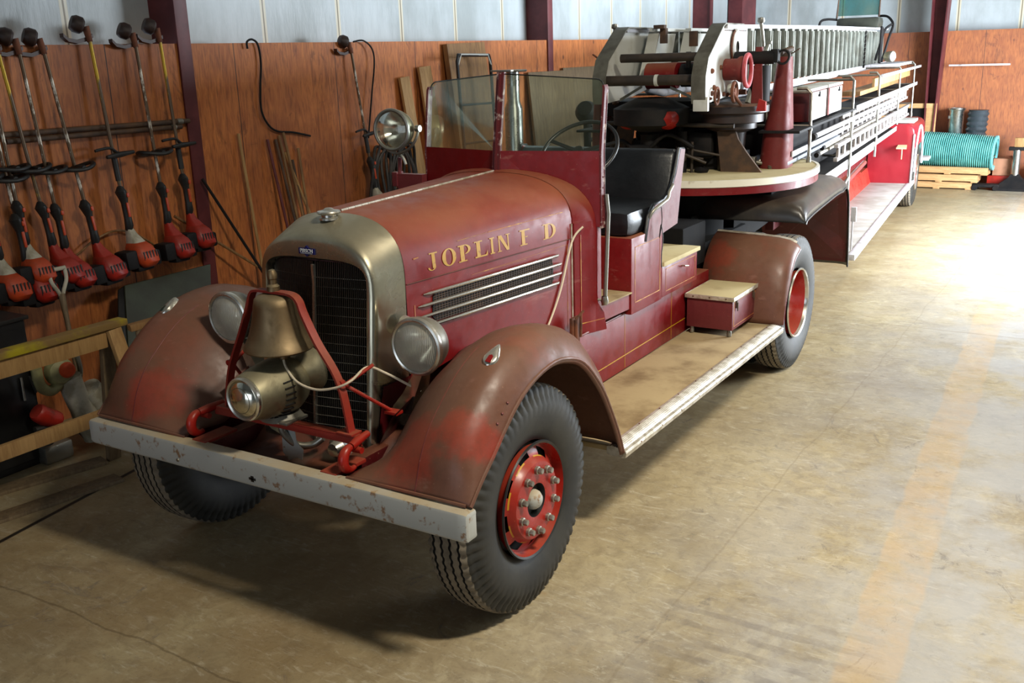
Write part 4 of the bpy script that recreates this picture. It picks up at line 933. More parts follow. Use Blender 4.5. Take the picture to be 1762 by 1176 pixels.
# machinery on the deck
mb = MB(); mb.lathe([(.0, 2.02), (.26, 2.02), (.29, 2.005), (.29, 1.955), (.25, 1.94), (.25, 1.88), (.20, 1.87), (.20, 1.83), (.12, 1.80), (.10, DZ)], (.42, .22, 0), (0, 0, 1), 48); mb.build('turntable', M['iron'] if False else mat('oily_turntable_iron', S(52, 38, 34), S(36, 28, 28), rough=.45, scale=5, dust=.6, dustcol=S(120, 84, 56)), tr)
for sx in (1, -1):
    mb = MB(); PP = [tp(x, y, s=.08) for x, y in ((1233, 213), (1262, 213), (1270, 240), (1284, 262), (1310, 297), (1240, 297), (1236, 250))]; mb.prism([(sx*p.x, p.y, max(DZ, p.z)) for p in PP], (0, .03, 0)); mb.build('pedestal_plate', M['iron'], tr, smooth=False)
mb = MB()
mb.cyl((-.16, -.05, DZ), (-.16, -.05, 1.80), .075).lathe([(.075, 0), (.10, .01), (.10, .04), (.075, .05)], (-.16, -.05, 1.62), (0, 0, 1), 20).lathe([(.075, 0), (.11, .01), (.11, .05), (.075, .06)], (-.16, -.05, 1.52), (0, 0, 1), 20)
mb.lathe([(.10, 0), (.30, .06), (.30, .18), (.12, .26)], (-.16, -.02, 1.82), (0, 0, 1), 28); mb.span((-.70, .25, 1.92), (.30, .9, 2.04), .02).span((-.72, .45, 1.86), (.20, 1.2, 1.95), .02).cyl((-.6, .35, DZ), (-.6, .35, 1.9), .05).span((-.3, .95, DZ), (.55, 1.2, 1.85), .02); mb.span((-.62, .2, DZ), (.42, .9, 1.60), .01).span((-.5, .3, 1.6), (.35, .8, 1.72), .02)
mb.cyl((-.4, .4, 1.78), (.3, .4, 1.78), .09).cyl((-.3, .62, 1.82), (.36, .62, 1.82), .06).span((.1, .1, 1.6), (.3, .4, 1.80), .02).cyl((.02, .15, DZ), (.02, .15, 1.9), .03)
mb.cyl((-.45, .1, 1.9), (.45, .1, 1.95), .05)
mb.build('hoist_machinery', M['soot'], tr)
mb = MB()
for a, b, r in (((-.5, .0, 1.6), (-.1, -.05, 1.75), .012), ((-.05, -.02, 1.65), (.25, .05, 1.60), .010), ((.05, -.03, 1.70), (.40, .1, 1.62), .01), ((-.35, -.02, DZ), (-.38, -.02, 1.72), .014), ((.18, -.03, DZ), (.18, -.03, 1.74), .012), ((-.55, 0, 1.88), (.5, 0, 1.86), .018)): mb.cyl(a, b, r, n=10)
mb.tube(smooth_pts([(-.3, -.08, 1.56), (-.1, -.1, 1.68), (.1, -.1, 1.66), (.3, -.05, 1.58)]), .012, 8).lathe([(.03, 0), (.035, .02), (0, .03)], (.12, -.08, 1.62), (0, -1, 0), 14).lathe([(.03, 0), (.035, .02), (0, .03)], (-.32, -.06, 1.62), (0, -1, 0), 14)
mb.build('hydraulic_line', M['soot_brown'], tr)
for x_ in (-.30, .02): MB().lathe([(0, .12), (.06, .10), (.085, .05), (.09, 0), (.06, -.06), (0, -.09)], (x_, -.14, 1.93), (0, -1, 0), 24).build('red_dome_cap', M['red_bright'], tr)
MB().prism([(.66, .05, 1.97), (.73, .05, 1.97), (.73, .05, 2.04), (.68, .05, 2.06)], (0, -.04, 0)).build('clevis', M['red_bright'], tr, smooth=False)
for sx in (1, -1):
    mb = MB(); rg = []
    for z, w, d, x_ in ((DZ, .115, .17, .725), (DZ+.3, .10, .15, .735), (2.0, .075, .12, .752), (2.36, .048, .085, .765)):
        rg.append([(sx*(x_+a*w), .50+b*d, z) for a, b in ((-1, -.6), (-.6, -1), (.6, -1), (1, -.6), (1, .6), (.6, 1), (-.6, 1), (-1, .6))])
    mb.loft(rg, cap=True); tw_ = mb.build('support_tower', M['tower'], tr, angle=60)
    q = MB(); q.cyl((sx*.765, .5, 2.36), (sx*.765, .5, 2.39), .045).cyl((sx*.74, .44, 2.39), (sx*.80, .56, 2.42), .022).beam((sx*.78, .5, 2.36), (sx*.87, .52, 2.42), .02, .01).box((sx*.74, .5, 2.39), (.05, .05, .03), .008); q.build('tower_clamp', M['rust'] if sx < 0 else M['iron'], tw_)
    q = MB(); q.tube(smooth_pts([(sx*.60, .34, 2.62), (sx*.62, .36, 2.45), (sx*.64, .40, 2.1), (sx*.66, .44, 1.75), (sx*.65, .42, 1.60), (sx*.60, .38, 1.54)]), .015, 8); q.lathe([(0, .03), (.025, .025), (.03, .0), (.025, -.01), (0, -.02)], (sx*.60, .34, 2.63), (0, 0, 1), 14); q.build('control_rod', M['steel'], tr)
    q = MB(); q.tube([(sx*.55, .22, 2.02), (sx*.60, .28, 2.22), (sx*.66, .34, 2.46)], [.03, .028, .018], 8); q.lathe([(0, .03), (.025, .02), (.025, 0), (0, -.01)], (sx*.665, .345, 2.46), (0, 0, 1), 12); q.build('lever', M['iron'] if sx < 0 else M['truss'], tr)
q = MB(); q.box((.56, .36, 1.555), (.07, .08, .07), .008).tube(smooth_pts([(.60, .36, 1.55), (.68, .36, 1.53), (.72, .32, 1.51)]), .014, 8); q.build('pedal_block', M['steel'], tr)

q = MB()
q.tube(smooth_pts([(-.6, -.02, 1.56), (-.4, -.1, 1.75), (-.2, -.12, 1.66), (.0, -.12, 1.80), (.2, -.06, 1.70)]), .016, 8).cyl((-.55, .0, DZ), (-.55, .0, 1.85), .03).cyl((.1, -.02, DZ), (.1, -.02, 1.82), .035).box((-.05, -.06, 1.60), (.16, .1, .12), .01).cyl((-.30, -.10, 1.68), (-.12, -.10, 1.68), .045).lathe([(.05, 0), (.06, .02), (.02, .05)], (.25, .0, DZ), (0, 0, 1), 14)
q.build('pump_pipework', M['soot'], tr)
MB().cyl((-.28, -.14, 1.55), (-.20, -.14, 1.62), .03).build('pipe_fitting', M['steel'], tr)
# aerial ladder: side plates, chords, wide vertical braces
lad = MB()
LX = .40; ZT, ZB = 2.595, 2.075
for sx in (1, -1):
    lad.strap([(sx*LX, 0.0, ZT), (sx*LX, 4.4, ZT+.035), (sx*LX, 10.2, ZT+.06)], .06, .030, (1, 0, 0)); lad.tube([(sx*LX, .55, ZB+.06), (sx*LX, 1.0, ZB), (sx*LX, 10.0, ZB+.03)], .036, 10)
    lad.strap([(sx*(LX+.05), .7, ZB+.02), (sx*(LX+.05), 10.0, ZB+.05)], .012, .05, (1, 0, 0))
la = lad.build('aerial_ladder', M['white_metal'], tr)
for sx in (1, -1):
    mb = MB(); x_ = sx*LX
    P_ = [(-.05, 2.60), (.72, 2.60), (.72, 2.14), (.2, 2.08), (-.42, 2.055), (-.50, 2.08), (-.56, 2.14), (-.56, 2.25), (-.50, 2.38), (-.13, 2.585)]
    mb.prism([(x_-.006, a, b) for a, b in P_], (.012, 0, 0)); sp_ = mb.build('side_plate', M['alu'], la, smooth=False)
    MB().strap([(x_-sx*.02, a, b) for a, b in ((.5, 2.615), (-.06, 2.615), (-.14, 2.590), (-.52, 2.375), (-.585, 2.25), (-.585, 2.14), (-.57, 2.06))], .105, .010, (1, 0, 0)).build('plate_flange', M['flange'], sp_, angle=60)
    q = MB()
    for k in range(22): q.lathe([(.006, 0), (.006, .003), (0, .004)], (x_+sx*.006, .0+k*.032, 2.568), (sx, 0, 0), 6)
    for a, b, r in ((-.34, 2.28, .02), (-.10, 2.30, .018), (-.28, 2.16, .02), (-.33, 2.12, .02), (-.20, 2.10, .025), (0, 2.1, .018), (.3, 2.14, .015), (.1, 2.09, .015), (-.38, 2.085, .012)): q.lathe([(r, 0), (r, .01), (r*.5, .02), (0, .021)], (x_+sx*.006, a, b), (sx, 0, 0), 10)
    q.build('plate_rivet', M['rust'], sp_)
    q = MB(); q.lathe([(.05, 0), (.13, .0), (.14, .01), (.13, .02), (.05, .02)], (x_+sx*.012, .31, 2.44), (sx, 0, 0), 30); q.build('pulley_disc', M['alu'], sp_)
    q = MB(); q.lathe([(.13, 0), (.14, .01), (.13, .018)], (x_+sx*.010, .30, 2.44), (sx, 0, 0), 30); q.build('pulley_rim', M['rust'], sp_)
    for k in range(27):
        s_v = .80+k*.335; zt = ZT+.02*min(1, s_v/4)+.02
        q = MB(); q.strap([(x_+sx*.015, s_v, zt-.03), (x_+sx*.015, s_v, 2.35), (x_+sx*.015, s_v+.01, ZB+.05)], .115, .03, (0, 1, 0)); q.strap([(x_+sx*.034, s_v-.035, zt-.05), (x_+sx*.034, s_v-.03, ZB+.06)], .03, .014, (0, 1, 0)); q.strap([(x_+sx*.034, s_v+.035, zt-.05), (x_+sx*.034, s_v+.04, ZB+.06)], .03, .014, (0, 1, 0))
        q.strap([(x_-sx*.03, s_v+.055, zt-.03), (x_-sx*.03, s_v+.06, ZB+.05)], .10, .006, (1, 0, 0))  # inward fin added to shade the gaps between braces
        q.cyl((x_+sx*.02, s_v+.02, ZB+.0), (x_+sx*.02, s_v+.03, ZB+.08), .014, n=8)
        q.build('vertical_brace', M['truss'], la)
# rungs across and the inner sliding section
q = MB()
for k in range(28): q.cyl((-LX, .9+k*.335, 2.16), (LX, .9+k*.335, 2.16), .016, n=8)
q.build('rungs', M['iron'], la)
for sx in (1, -1):
    q = MB(); x_ = sx*.28; q.strap([(x_, .35, 2.60), (x_, 9.8, 2.62)], .05, .025, (1, 0, 0)); q.prism([(x_, .42, 2.57), (x_, .95, 2.57), (x_, .75, 2.2), (x_, .20, 2.2)], (.01, 0, 0))
    q.strap([(x_, .40, 2.58), (x_, .14, 2.20)], .09, .02, (1, 0, 0)); q.build('inner_section', M['alu'], la, smooth=False)
    q = MB(); x_ = sx*.16; q.strap([(x_, .95, 2.60), (x_, 9.5, 2.61)], .05, .025, (1, 0, 0)); q.prism([(x_, 1.0, 2.57), (x_, 1.5, 2.57), (x_, 1.3, 2.2), (x_, .78, 2.2)], (.01, 0, 0)); q.strap([(x_, .98, 2.58), (x_, .74, 2.20)], .09, .02, (1, 0, 0)); q.build('fly_section', M['alu'], la, smooth=False)
MB().box((-.22, .36, 2.62), (.09, .07, .03), .004).box((-.20, .40, 2.55), (.05, .06, .12), .004).build('pawl', M['iron'], la); MB().box((.02, .5, 2.52), (.06, .06, .12), .004).build('pawl', M['iron'], la)
mb = MB(); mb.cyl((-.31, -.30, 2.385), (.40, -.30, 2.385), .032).cyl((-.40, -.47, 2.225), (.40, -.47, 2.225), .038); mb.build('cross_roller', M['soot_brown'], la)
MB().cyl((.02, -.475, 2.225), (.045, -.475, 2.225), .042).build('roller_band', M['alu'], la)
mb = MB(); mb.strap([(-.30, -.35, 2.08), (-.10, -.42, 2.18)], .02, .01, (0, 0, 1)).strap([(.12, -.42, 2.17), (.36, -.45, 2.07)], .02, .01, (0, 0, 1)); mb.build('lattice_brace', M['truss'], la)
mb = MB(); mb.box((.395, -.56, 2.055), (.11, .04, .10), .005); mb.build('foot_block', M['alu'], la)
mb = MB(); mb.cyl((-.25, .15, 2.24), (.0, .15, 2.24), .10).box((-.02, .3, 2.3), (.2, .2, .08), .01); mb.build('hoist_drum', M['red'], la)
mb = MB(); mb.cyl((0.02, .2, 2.24), (.30, .2, 2.24), .09).box((.2, .35, 2.30), (.12, .1, .14), .01).cyl((.1, .1, 2.3), (.1, .1, 2.42), .02); mb.build('motor', M['soot'], la)
# controls by the near plate
mb = MB(); mb.lathe([(0, .13), (.04, .13), (.09, .12), (.098, .10), (.094, .08), (.08, .06), (.08, -.03)], (.44, .03, 2.28), (1, 0, 0), 32); mb.build('brake_drum', M['tower'], tr, angle=50)
mb = MB(); mb.tube(arc((.58, .04, 2.27), .115, 0, 2*PI, (0, 1, 0), (0, 0, 1), 28)[:-1], .018, 10, closed=True); mb.build('hand_wheel', M['badge_red'] if False else mat('pale_red_paint', S(206, 96, 104), S(170, 60, 66), rough=.4), tr)
mb = MB(); mb.prism([(.60, .20, 2.44), (.645, .20, 2.44), (.665, .20, 2.02), (.575, .20, 2.02)], (0, .05, 0)); mb.build('control_post', M['tower'], tr, smooth=False)
mb = MB(); mb.cyl((.44, .22, 2.36), (.74, .22, 2.36), .05).box((.74, .24, 2.37), (.06, .10, .10), .01).cyl((.62, .28, 2.03), (.62, .28, 2.30), .08).tube(arc((.80, .24, 2.36), .05, 0, 2*PI, (0, .3, 1), (.9, .1, 0), 16)[:-1], .01, 8, closed=True)
mb.build('valve_block', M['soot'], tr)
mb = MB(); mb.tube(arc((.44, -.30, 2.10), .06, 0, 2*PI, (0, 1, 0), (0, 0, 1), 20)[:-1], .010, 8, closed=True).tube(arc((.52, -.10, 2.12), .07, 0, 2*PI, (0, 1, 0), (0, 0, 1), 20)[:-1], .014, 8, closed=True).lathe([(.03, 0), (.03, .03), (0, .035)], (.50, -.1, 2.12), (1, 0, 0), 14)
mb.tube([(.52, -.16, 2.12), (.56, -.05, 2.02)], .012, 8).cyl((.42, .1, 2.11), (.56, .1, 2.11), .02); mb.build('chain_gear', M['rust'], tr)
mb = MB(); mb.lathe([(0, .04), (.035, .02), (.04, 0), (.03, -.02)], (.46, .02, 2.14), (1, 0, 0), 14); mb.build('knob', M['alu'], tr)

# body frame and running boards
mb = MB()
for sx in (1, -1): mb.span((sx*.42, 1.6, .78), (sx*.50, 10.5, 1.02), .01)
for s_v in (2.4, 4, 5.6, 7.2, 9.5): mb.span((-.45, s_v, .82), (.45, s_v+.08, .96))
mb.build('trailer_frame', M['red_dark'], tr)
for sx in (1, -1):
    mb = MB(); mb.span((sx*.56, 2.32, .425), (sx*1.09, 8.5, .445), .003); tb = mb.build('running_board', mat('pale_trailer_board_mat', S(168, 164, 158), S(146, 140, 130), rough=.75, scale=3) if sx > 0 else M['board'], tr)
    mb = MB(); mb.span((sx*1.08, 2.32, .39), (sx*1.15, 8.45, .452), .012); mb.build('edge_strip', M['white_metal'], tb)
    mb = MB(); mb.prism([(sx*.50, 2.3, .44), (sx*.58, 2.3, .44), (sx*.52, 2.3, .66), (sx*.45, 2.3, .66)], (0, 6.2, 0)); mb.prism([(sx*.40, 2.3, .66), (sx*.54, 2.3, .66), (sx*.54, 2.3, .70), (sx*.40, 2.3, .70)], (0, 4.8, 0), 0)
    mb.build('sill', M['red_bright'], tr, smooth=False)
    # rear fender: box with round shoulder, forward face and step
    rings = []
    for s_v in (7.95, 7.97, 9.6, 9.7):
        ins = .02 if s_v in (7.95, 9.7) else 0
        rings.append([(sx*.52, s_v, .46)]+[(sx*.52, s_v, 1.30-ins)]+[(sx*(1.03-ins), s_v, 1.30-ins), (sx*(1.09-ins), s_v, 1.28-ins), (sx*(1.13-ins), s_v, 1.24-ins), (sx*(1.15-ins), s_v, 1.17)]+[(sx*(1.15-ins), s_v, .95)])
    mb = MB(); mb.loft(rings[:], closed=False)
    mb.add([(sx*.52, 7.95, .44), (sx*.52, 7.95, 1.28), (sx*1.01, 7.95, 1.28), (sx*1.07, 7.95, 1.26), (sx*1.11, 7.95, 1.22), (sx*1.13, 7.95, 1.15), (sx*1.13, 7.95, .44)], [(0, 1, 2, 3, 4, 5, 6)])
    fdr = mb.build('rear_fender', M['red_bright'] if False else mat('glossy_red_trailer_paint', S(128, 22, 32), S(140, 34, 42), rough=.3, scale=2), tr, angle=50)
    MB().tube([(sx*1.13, 7.95, .46), (sx*1.14, 7.95, 1.15)]+[(sx*1.15, 7.95+.25*k, 1.15+.0*k) for k in range(1)], .014, 8).tube(arc((sx*1.15, 8.75, .60), .62, 0, PI, (0, -1, 0), (0, 0, 1), 18), .02, 8).build('edge_bead', M['white_metal'], fdr)
    MB().span((sx*.86, 7.98, 1.31), (sx*1.12, 8.6, 1.35), .008).build('top_pad', M['alu'], fdr)
    q = MB(); q.prism([(sx*.92, 7.80, .955), (sx*1.06, 7.80, .955), (sx*1.05, 7.94, .985), (sx*.93, 7.94, .985)], (0, 0, .02)).cyl((sx*.99, 7.9, .80), (sx*.99, 7.9, .96), .008); q.build('step', M['deck'], fdr)
    q = MB(); q.span((sx*.95, 9.5, .62), (sx*1.25, 9.9, .66), .004); q.build('rear_step', M['white_metal'], tr)
    w_e = make_wheel(tr, sx*1.02, 8.75, sx, 'rear')
    q = MB()
    # rack uprights with crook tops and cross arms
    for s_v, z0, z1 in ((.85, 1.50, 2.10), (3.2, .66, 2.12), (5.3, 1.10, 2.10), (7.6, 1.32, 2.13), (9.7, 1.10, 2.14)):
        q = MB(); q.tube([(sx*.80, s_v, z1), (sx*.88, s_v, z1), (sx*.92, s_v, z1-.04), (sx*.92, s_v, z0)], .014, 8)
        for z in (z1-.03, 1.80, 1.50, 1.32):
            if z > z0: q.cyl((sx*.42, s_v, z), (sx*.92, s_v, z), .012, n=8)
        q.lathe([(.02, 0), (.02, .05)], (sx*.92, s_v, 1.30 if z0 < 1.3 else z0), (0, 0, 1), 10, cap=True).lathe([(.02, 0), (.02, .04)], (sx*.92, s_v, 1.76), (0, 0, 1), 10, cap=True)
        q.build('rack_upright', M['steel'], tr)
    q = MB(); q.cyl((sx*.92, 3.2, 1.10), (sx*.80, 2.6, .72), .014, n=8); q.build('rack_strut', M['steel'], tr)
    for nm, x_, s0, s1, z0, w, h, mm in (('shade_panel', .64, 1.0, 7.9, 1.50, .02, .46, 'soot'), ('hand_rail', .95, 5.3, 10.3, 2.06, .035, .035, 'white_metal'), ('rack_shelf', .78, .3, 10.0, 1.79, .32, .02, 'soot'), ('rack_lip', .945, 3.3, 10.0, 1.80, .012, .05, 'white_metal'),  # first entry: dark sheet added as the shade behind the stowed ladders
            ('lower_shelf', .72, .6, 7.6, 1.26, .36, .02, 'soot'), ('lower_lip', .90, 1.0, 7.8, 1.25, .012, .06, 'white_metal'), ('side_rail', .62, 2.2, 7.8, 1.02, .05, .10, 'white_metal'), ('front_shelf_lip', .85, .5, 3.1, 1.60, .012, .045, 'white_metal')):
        MB().span((sx*(x_-w/2), s0, z0-h/2), (sx*(x_+w/2), s1, z0+h/2), .003).build(nm, M[mm], tr)
    MB().cyl((sx*.72, 2.6, .80), (sx*.72, 6.0, .95), .03).build('tie_bar', M['maroon'], tr)
MB().span((.48, .4, 1.52), (.84, 3.0, 1.55), .003).build('tray', mat('grey_metal_tray', S(120, 126, 136), rough=.4), tr)
# rear lamp, tiller seat windscreen with arms and cables
lamp('spotlight', (.86, 7.0, 2.26), (1, -.45, .0), .07, tr, ringmat='steel', bodymat='siren', depth=.12)
MB().span((.60, 6.9, 2.13), (.95, 8.8, 2.165), .006).build('rear_platform', M['white_metal'], tr)
MB().span((-.17, 8.75, 2.66), (.45, 9.3, 2.82), .05).build('tiller_box', mat('olive_black_box', S(58, 60, 50), S(40, 42, 38), rough=.5), tr)
mb = MB(); mb.prism([(-.155, 8.76, 2.85), (.435, 8.76, 2.85), (.43, 8.86, 3.18), (-.15, 8.86, 3.18)], (0, .008, 0)); tg = mb.build('tiller_windscreen', M['teal_glass'], tr, smooth=False); tg['label'] = 'teal tinted windscreen above the rear of the ladder'
MB().tube([(-.165, 8.75, 2.82), (-.160, 8.86, 3.19), (.44, 8.86, 3.19), (.445, 8.75, 2.82)], .014, 8).build('windscreen_frame', M['iron'], tg)
for pts in ([(-.17, 8.8, 2.80), (-.30, 8.7, 2.81), (-.38, 8.6, 2.77), (-.40, 8.6, 2.60)], [(.45, 8.8, 2.83), (.56, 8.7, 2.82), (.64, 8.6, 2.76), (.68, 8.5, 2.68), (.66, 8.3, 2.52), (.62, 8.2, 2.30), (.60, 8.1, 2.18)], [(.66, 8.5, 2.70), (.58, 8.4, 2.62), (.55, 8.3, 2.45), (.50, 8.2, 2.2)], [(.60, 8.0, 2.65), (.60, 7.9, 2.17)], [(.62, 7.7, 2.66), (.64, 7.5, 2.17)]):
    MB().tube(smooth_pts(pts), .018, 8).build('tiller_arm', M['soot'], tr)
mb = MB()
for k in range(9): mb.box((.47, 7.25, 2.14+k*.055), (.02, .05, .03), 0, Matrix.Rotation(.6, 3, 'X'))
mb.build('striped_marker', M['black'], tr, smooth=False)

# things carried in the racks (top level)
def tw_(x, y, z): return TP+TU*x+TV*y+Vector((0, 0, z))
def thing_box(name, c, size, mname, label, cat, parts=None, group=None, rz=TA, bv=.006):
    e = empty(name, tw_(*c), rz, label, cat, group)
    b = MB(); b.span((-size[0]/2, -size[1]/2, 0), (size[0]/2, size[1]/2, size[2]), bv); b.build('body', M[mname], e); return e
def chest(c, label, strap_at):
    e = empty('equipment_box', tw_(*c), TA, label, 'box', 'two equipment boxes on the trailer rack')
    MB().span((-.10, -.40, 0), (.10, .40, .245), .008).build('body', M['red_dark'], e)
    MB().span((.101, -.395, .005), (.106, .395, .235)).build('side_panel', M['white'], e)
    MB().span((-.11, -.41, .246), (.11, .41, .27), .004).build('lid', M['alu'], e)
    q = MB(); q.box((.115, strap_at, .20), (.012, .05, .02), .002).box((.115, strap_at, .215), (.01, .02, .04), .002); q.build('latch', M['soot'], e)
    MB().span((.107, -.40, 0), (.110, -.33, .24)).build('corner_band', M['maroon'], e); return e
chest((.78, 1.38, 1.82), 'white sided equipment box on the trailer rack, nearer the turntable', .0)
chest((.78, 2.26, 1.82), 'white sided equipment box on the trailer rack, farther from the turntable', .18)
def wood_ladder(x, s0, s1, z, tilt_, label, hgt=.13):
    e = empty('ground_ladder', tw_(x, s0, z), TA, label, 'ladder', 'ground ladders stowed in the trailer rack'); L = s1-s0
    for zz in (0, hgt): MB().span((-.02, 0, zz-.018), (.02, L, zz+.018), .004).build('side_rail', M['ladder_paint'], e)
    nb = int(L/.36)
    for k in range(min(nb, 40)): MB().span((-.012, .1+k*L/nb, .018), (.012, .20+k*L/nb, hgt-.018)).build('rung', M['ladder_paint'], e)
    return e
wood_ladder(.90, 2.4, 9.3, 1.36, 0, 'white wooden ladder lying lowest in the rack')
wood_ladder(.84, 3.0, 9.6, 1.60, 0, 'white wooden ladder lying highest in the rack')
wood_ladder(.78, 2.6, 9.0, 1.50, 0, 'white wooden ladder lying between the two others in the rack', .08)
def pole(x, s0, s1, z, label, r=.02, mname='white_metal'):
    e = empty('pike_pole', tw_(x, s0, z), TA, label, 'pole', 'poles stowed in the trailer rack')
    MB().cyl((0, 0, 0), (0, s1-s0, 0), r, n=10).build('shaft', M[mname], e); MB().cyl((0, -.08, 0), (0, .02, 0), r*1.3, n=10).build('socket', M['soot'], e); return e
pole(.93, 1.0, 7.2, 1.70, 'long pale pole lying along the outside of the rack', .022)
pole(.80, 2.0, 6.0, 1.45, 'short dusty pole lying behind the lowest ladder', .018, 'edge_trim')
pole(.84, 2.05, 6.3, 1.51, 'thin dusty pole on top of the other behind the lowest ladder', .016, 'edge_trim')
def plank(x, s0, s1, z, label, mname='lumber', w=.03, h=.10):
    e = empty('plank', tw_(x, s0, z), TA, label, 'plank', 'timber planks in the trailer rack'); MB().span((-w/2, 0, 0), (w/2, s1-s0, h), .003).build('board', M[mname], e)
plank(.85, 5.3, 9.6, 1.93, 'bright timber plank standing on edge in the upper rack'); plank(.70, 4.6, 8.6, 1.86, 'brown timber plank lying inboard in the upper rack', 'stick', .2, .05)
# chest on the running board
e = empty('tool_chest', wp(1183, 572, Z=.5), 0, 'small red chest with tan lid and stubby metal feet on the running board', 'chest')
bx = Vector((.585, 2.94, .5)); e.location = bx
MB().span((0, 0, .05), (.335, .50, .275), .004).build('chest_body', M['maroon'], e)
MB().span((-.008, -.008, .278), (.343, .508, .286), .002).build('chest_lid', M['deck'], e)
q = MB(); q.span((-.012, -.013, .260), (.347, -.008, .289), .001).span((.343, -.012, .260), (.348, .512, .289), .001).span((-.012, -.012, .260), (-.007, .512, .289), .001).span((-.012, .508, .260), (.347, .513, .289), .001); q.build('lid_trim', M['edge_trim'], e)
for a, b in ((.03, .03), (.305, .03), (.03, .47), (.305, .47)): MB().lathe([(.012, 0), (.017, .004), (.017, .03), (.012, .05)], (a, b, 0), (0, 0, 1), 12).build('foot', M['steel'], e)
for b in (.07, .42): q = MB(); q.span((.335, b-.012, .20), (.345, b+.012, .275), .002).span((.345, b-.006, .18), (.352, b+.006, .24), .002); q.build('hasp', M['iron'], e)
q = MB()
for a, b in (((.03, .075), (.47, .075)), ((.47, .075), (.47, .245)), ((.47, .245), (.03, .245)), ((.03, .245), (.03, .075))): q.beam((.3355, a[0], a[1]), (.3355, b[0], b[1]), .004, .001, 0, up=Vector((1, 0, 0)))
q.build('pinstripe', M['gold_faded'], e, smooth=False)
q = MB()
for k in range(3): q.lathe([(.006, 0), (.004, .003), (0, .004)], (.05+.12*k, -.013, .275), (0, -1, 0), 8)
q.build('rivet', M['iron'], e)

# ================================================================ LEFT WALL: string trimmers and leaning things
def make_trimmer(kind, red, yellow):
    """local: z up along the shaft, origin at the engine, x out of the wall"""
    t = empty('string_trimmer', (0, 0, 0)); L = 1.42; en = 'redplastic' if red else 'orange'
    MB().cyl((0, 0, .12), (0, 0, L), .0125, n=12).build('shaft', M['shaft_y' if yellow else 'shaft'], t)
    g = MB(); g.tube([(0, 0, .14), (.012, 0, .17), (.014, 0, .22), (.012, 0, .33), (.016, -.005, .37), (.02, -.02, .41), (.012, -.01, .44)], [.026, .03, .026, .024, .034, .038, .02], 12); gp = g.build('grip', M['blackplastic'], t)
    MB().box((.040, -.0, .28), (.012, .018, .10), .004).box((.048, .01, .38), (.02, .02, .03), .005).build('trigger', M['orange'], gp)
    if kind == 'loop':
        h = MB(); h.tube([Vector((.10*math.sin(a), .13*math.cos(a)*1.0, .66+.012*math.cos(2*a))) for a in [2*PI*k/28 for k in range(28)]], .014, 10, closed=True); h.tube([(-.02, 0, .66), (.05, .0, .665), (.10, 0, .655)], .018, 8)
        h.build('loop_handle', M['blackplastic'], t)
    else:
        h = MB(); h.tube(smooth_pts([(.02, -.15, .70), (.02, -.10, .705), (.02, -.03, .705), (.02, .02, .67), (.04, .03, .66)]), .010, 8); h.tube([(.05, -.09, .650), (.04, .02, .655), (.05, .13, .66)], [.012, .02, .012], 8); h.cyl((0, 0, .48), (0, 0, .66), .02)
        h.build('bar_handle', M['blackplastic'], t)
    b = MB(); rg = []
    for z, w, d, cx in ((.16, .02, .02, 0), (.10, .035, .035, .01), (.05, .05, .06, .03), (.02, .07, .08, .045), (-.03, .085, .09, .06), (-.09, .08, .09, .07), (-.125, .05, .06, .07)):
        rg.append([(cx+d*a, w*bb*.95+.03*(.16-z)/.28, z) for a, bb in ((-1, -.7), (-.7, -1), (.7, -1), (1, -.7), (1, .7), (.7, 1), (-.7, 1), (-1, .7))])
    b.loft(rg[:3], cap=True); b.build('clutch_cone', M['greyplastic' if not red else en], t, angle=60)
    b = MB(); b.loft(rg[2:], cap=True); eb = b.build('engine_cover', M[en], t, angle=50)
    s = MB()
    for k in range(5): s.box((.152, .02+(k-2)*.025, -.04), (.006, .010, .06), .002)
    s.build('vent_slots', M['blackplastic'], eb)
    k_ = MB(); k_.span((-.02, -.15, -.12), (.12, -.055, .01), .02).span((-.01, .07, -.13), (.11, .14, -.02), .02).span((.0, -.06, -.15), (.10, .08, -.10), .02); k_.lathe([(.035, 0), (.035, .02), (0, .025)], (.06, -.13, -.055), (0, -1, 0), 14); k_.build('muffler_and_tank', M['soot'], t)
    h = MB(); h.tube([(0, 0, L-.02), (-.01, 0, L+.04), (-.01, -.005, L+.08)], [.018, .022, .024], 10); h.build('gear_head', M['rust'], t)
    h = MB(); h.lathe([(0, 0), (.042, .0), (.056, .015), (.058, .055), (.044, .080), (.02, .085), (0, .085)], (-.02, -.015, L+.08), (-.3, -.75, .35), 20); h.build('spool_head', M['guard'], t)
    h = MB(); h.loft([[(-.03+a*.02, y, L+.0+zz+b_*.012) for a, b_ in ((-1, -1), (1, -1), (1, 1), (-1, 1))] for y, zz in ((-.18, .03), (-.15, .00), (-.08, -.015), (0, .0), (.04, .02))], cap=True); h.build('line_guard', M['guard'], t)
    return t
protos = {}
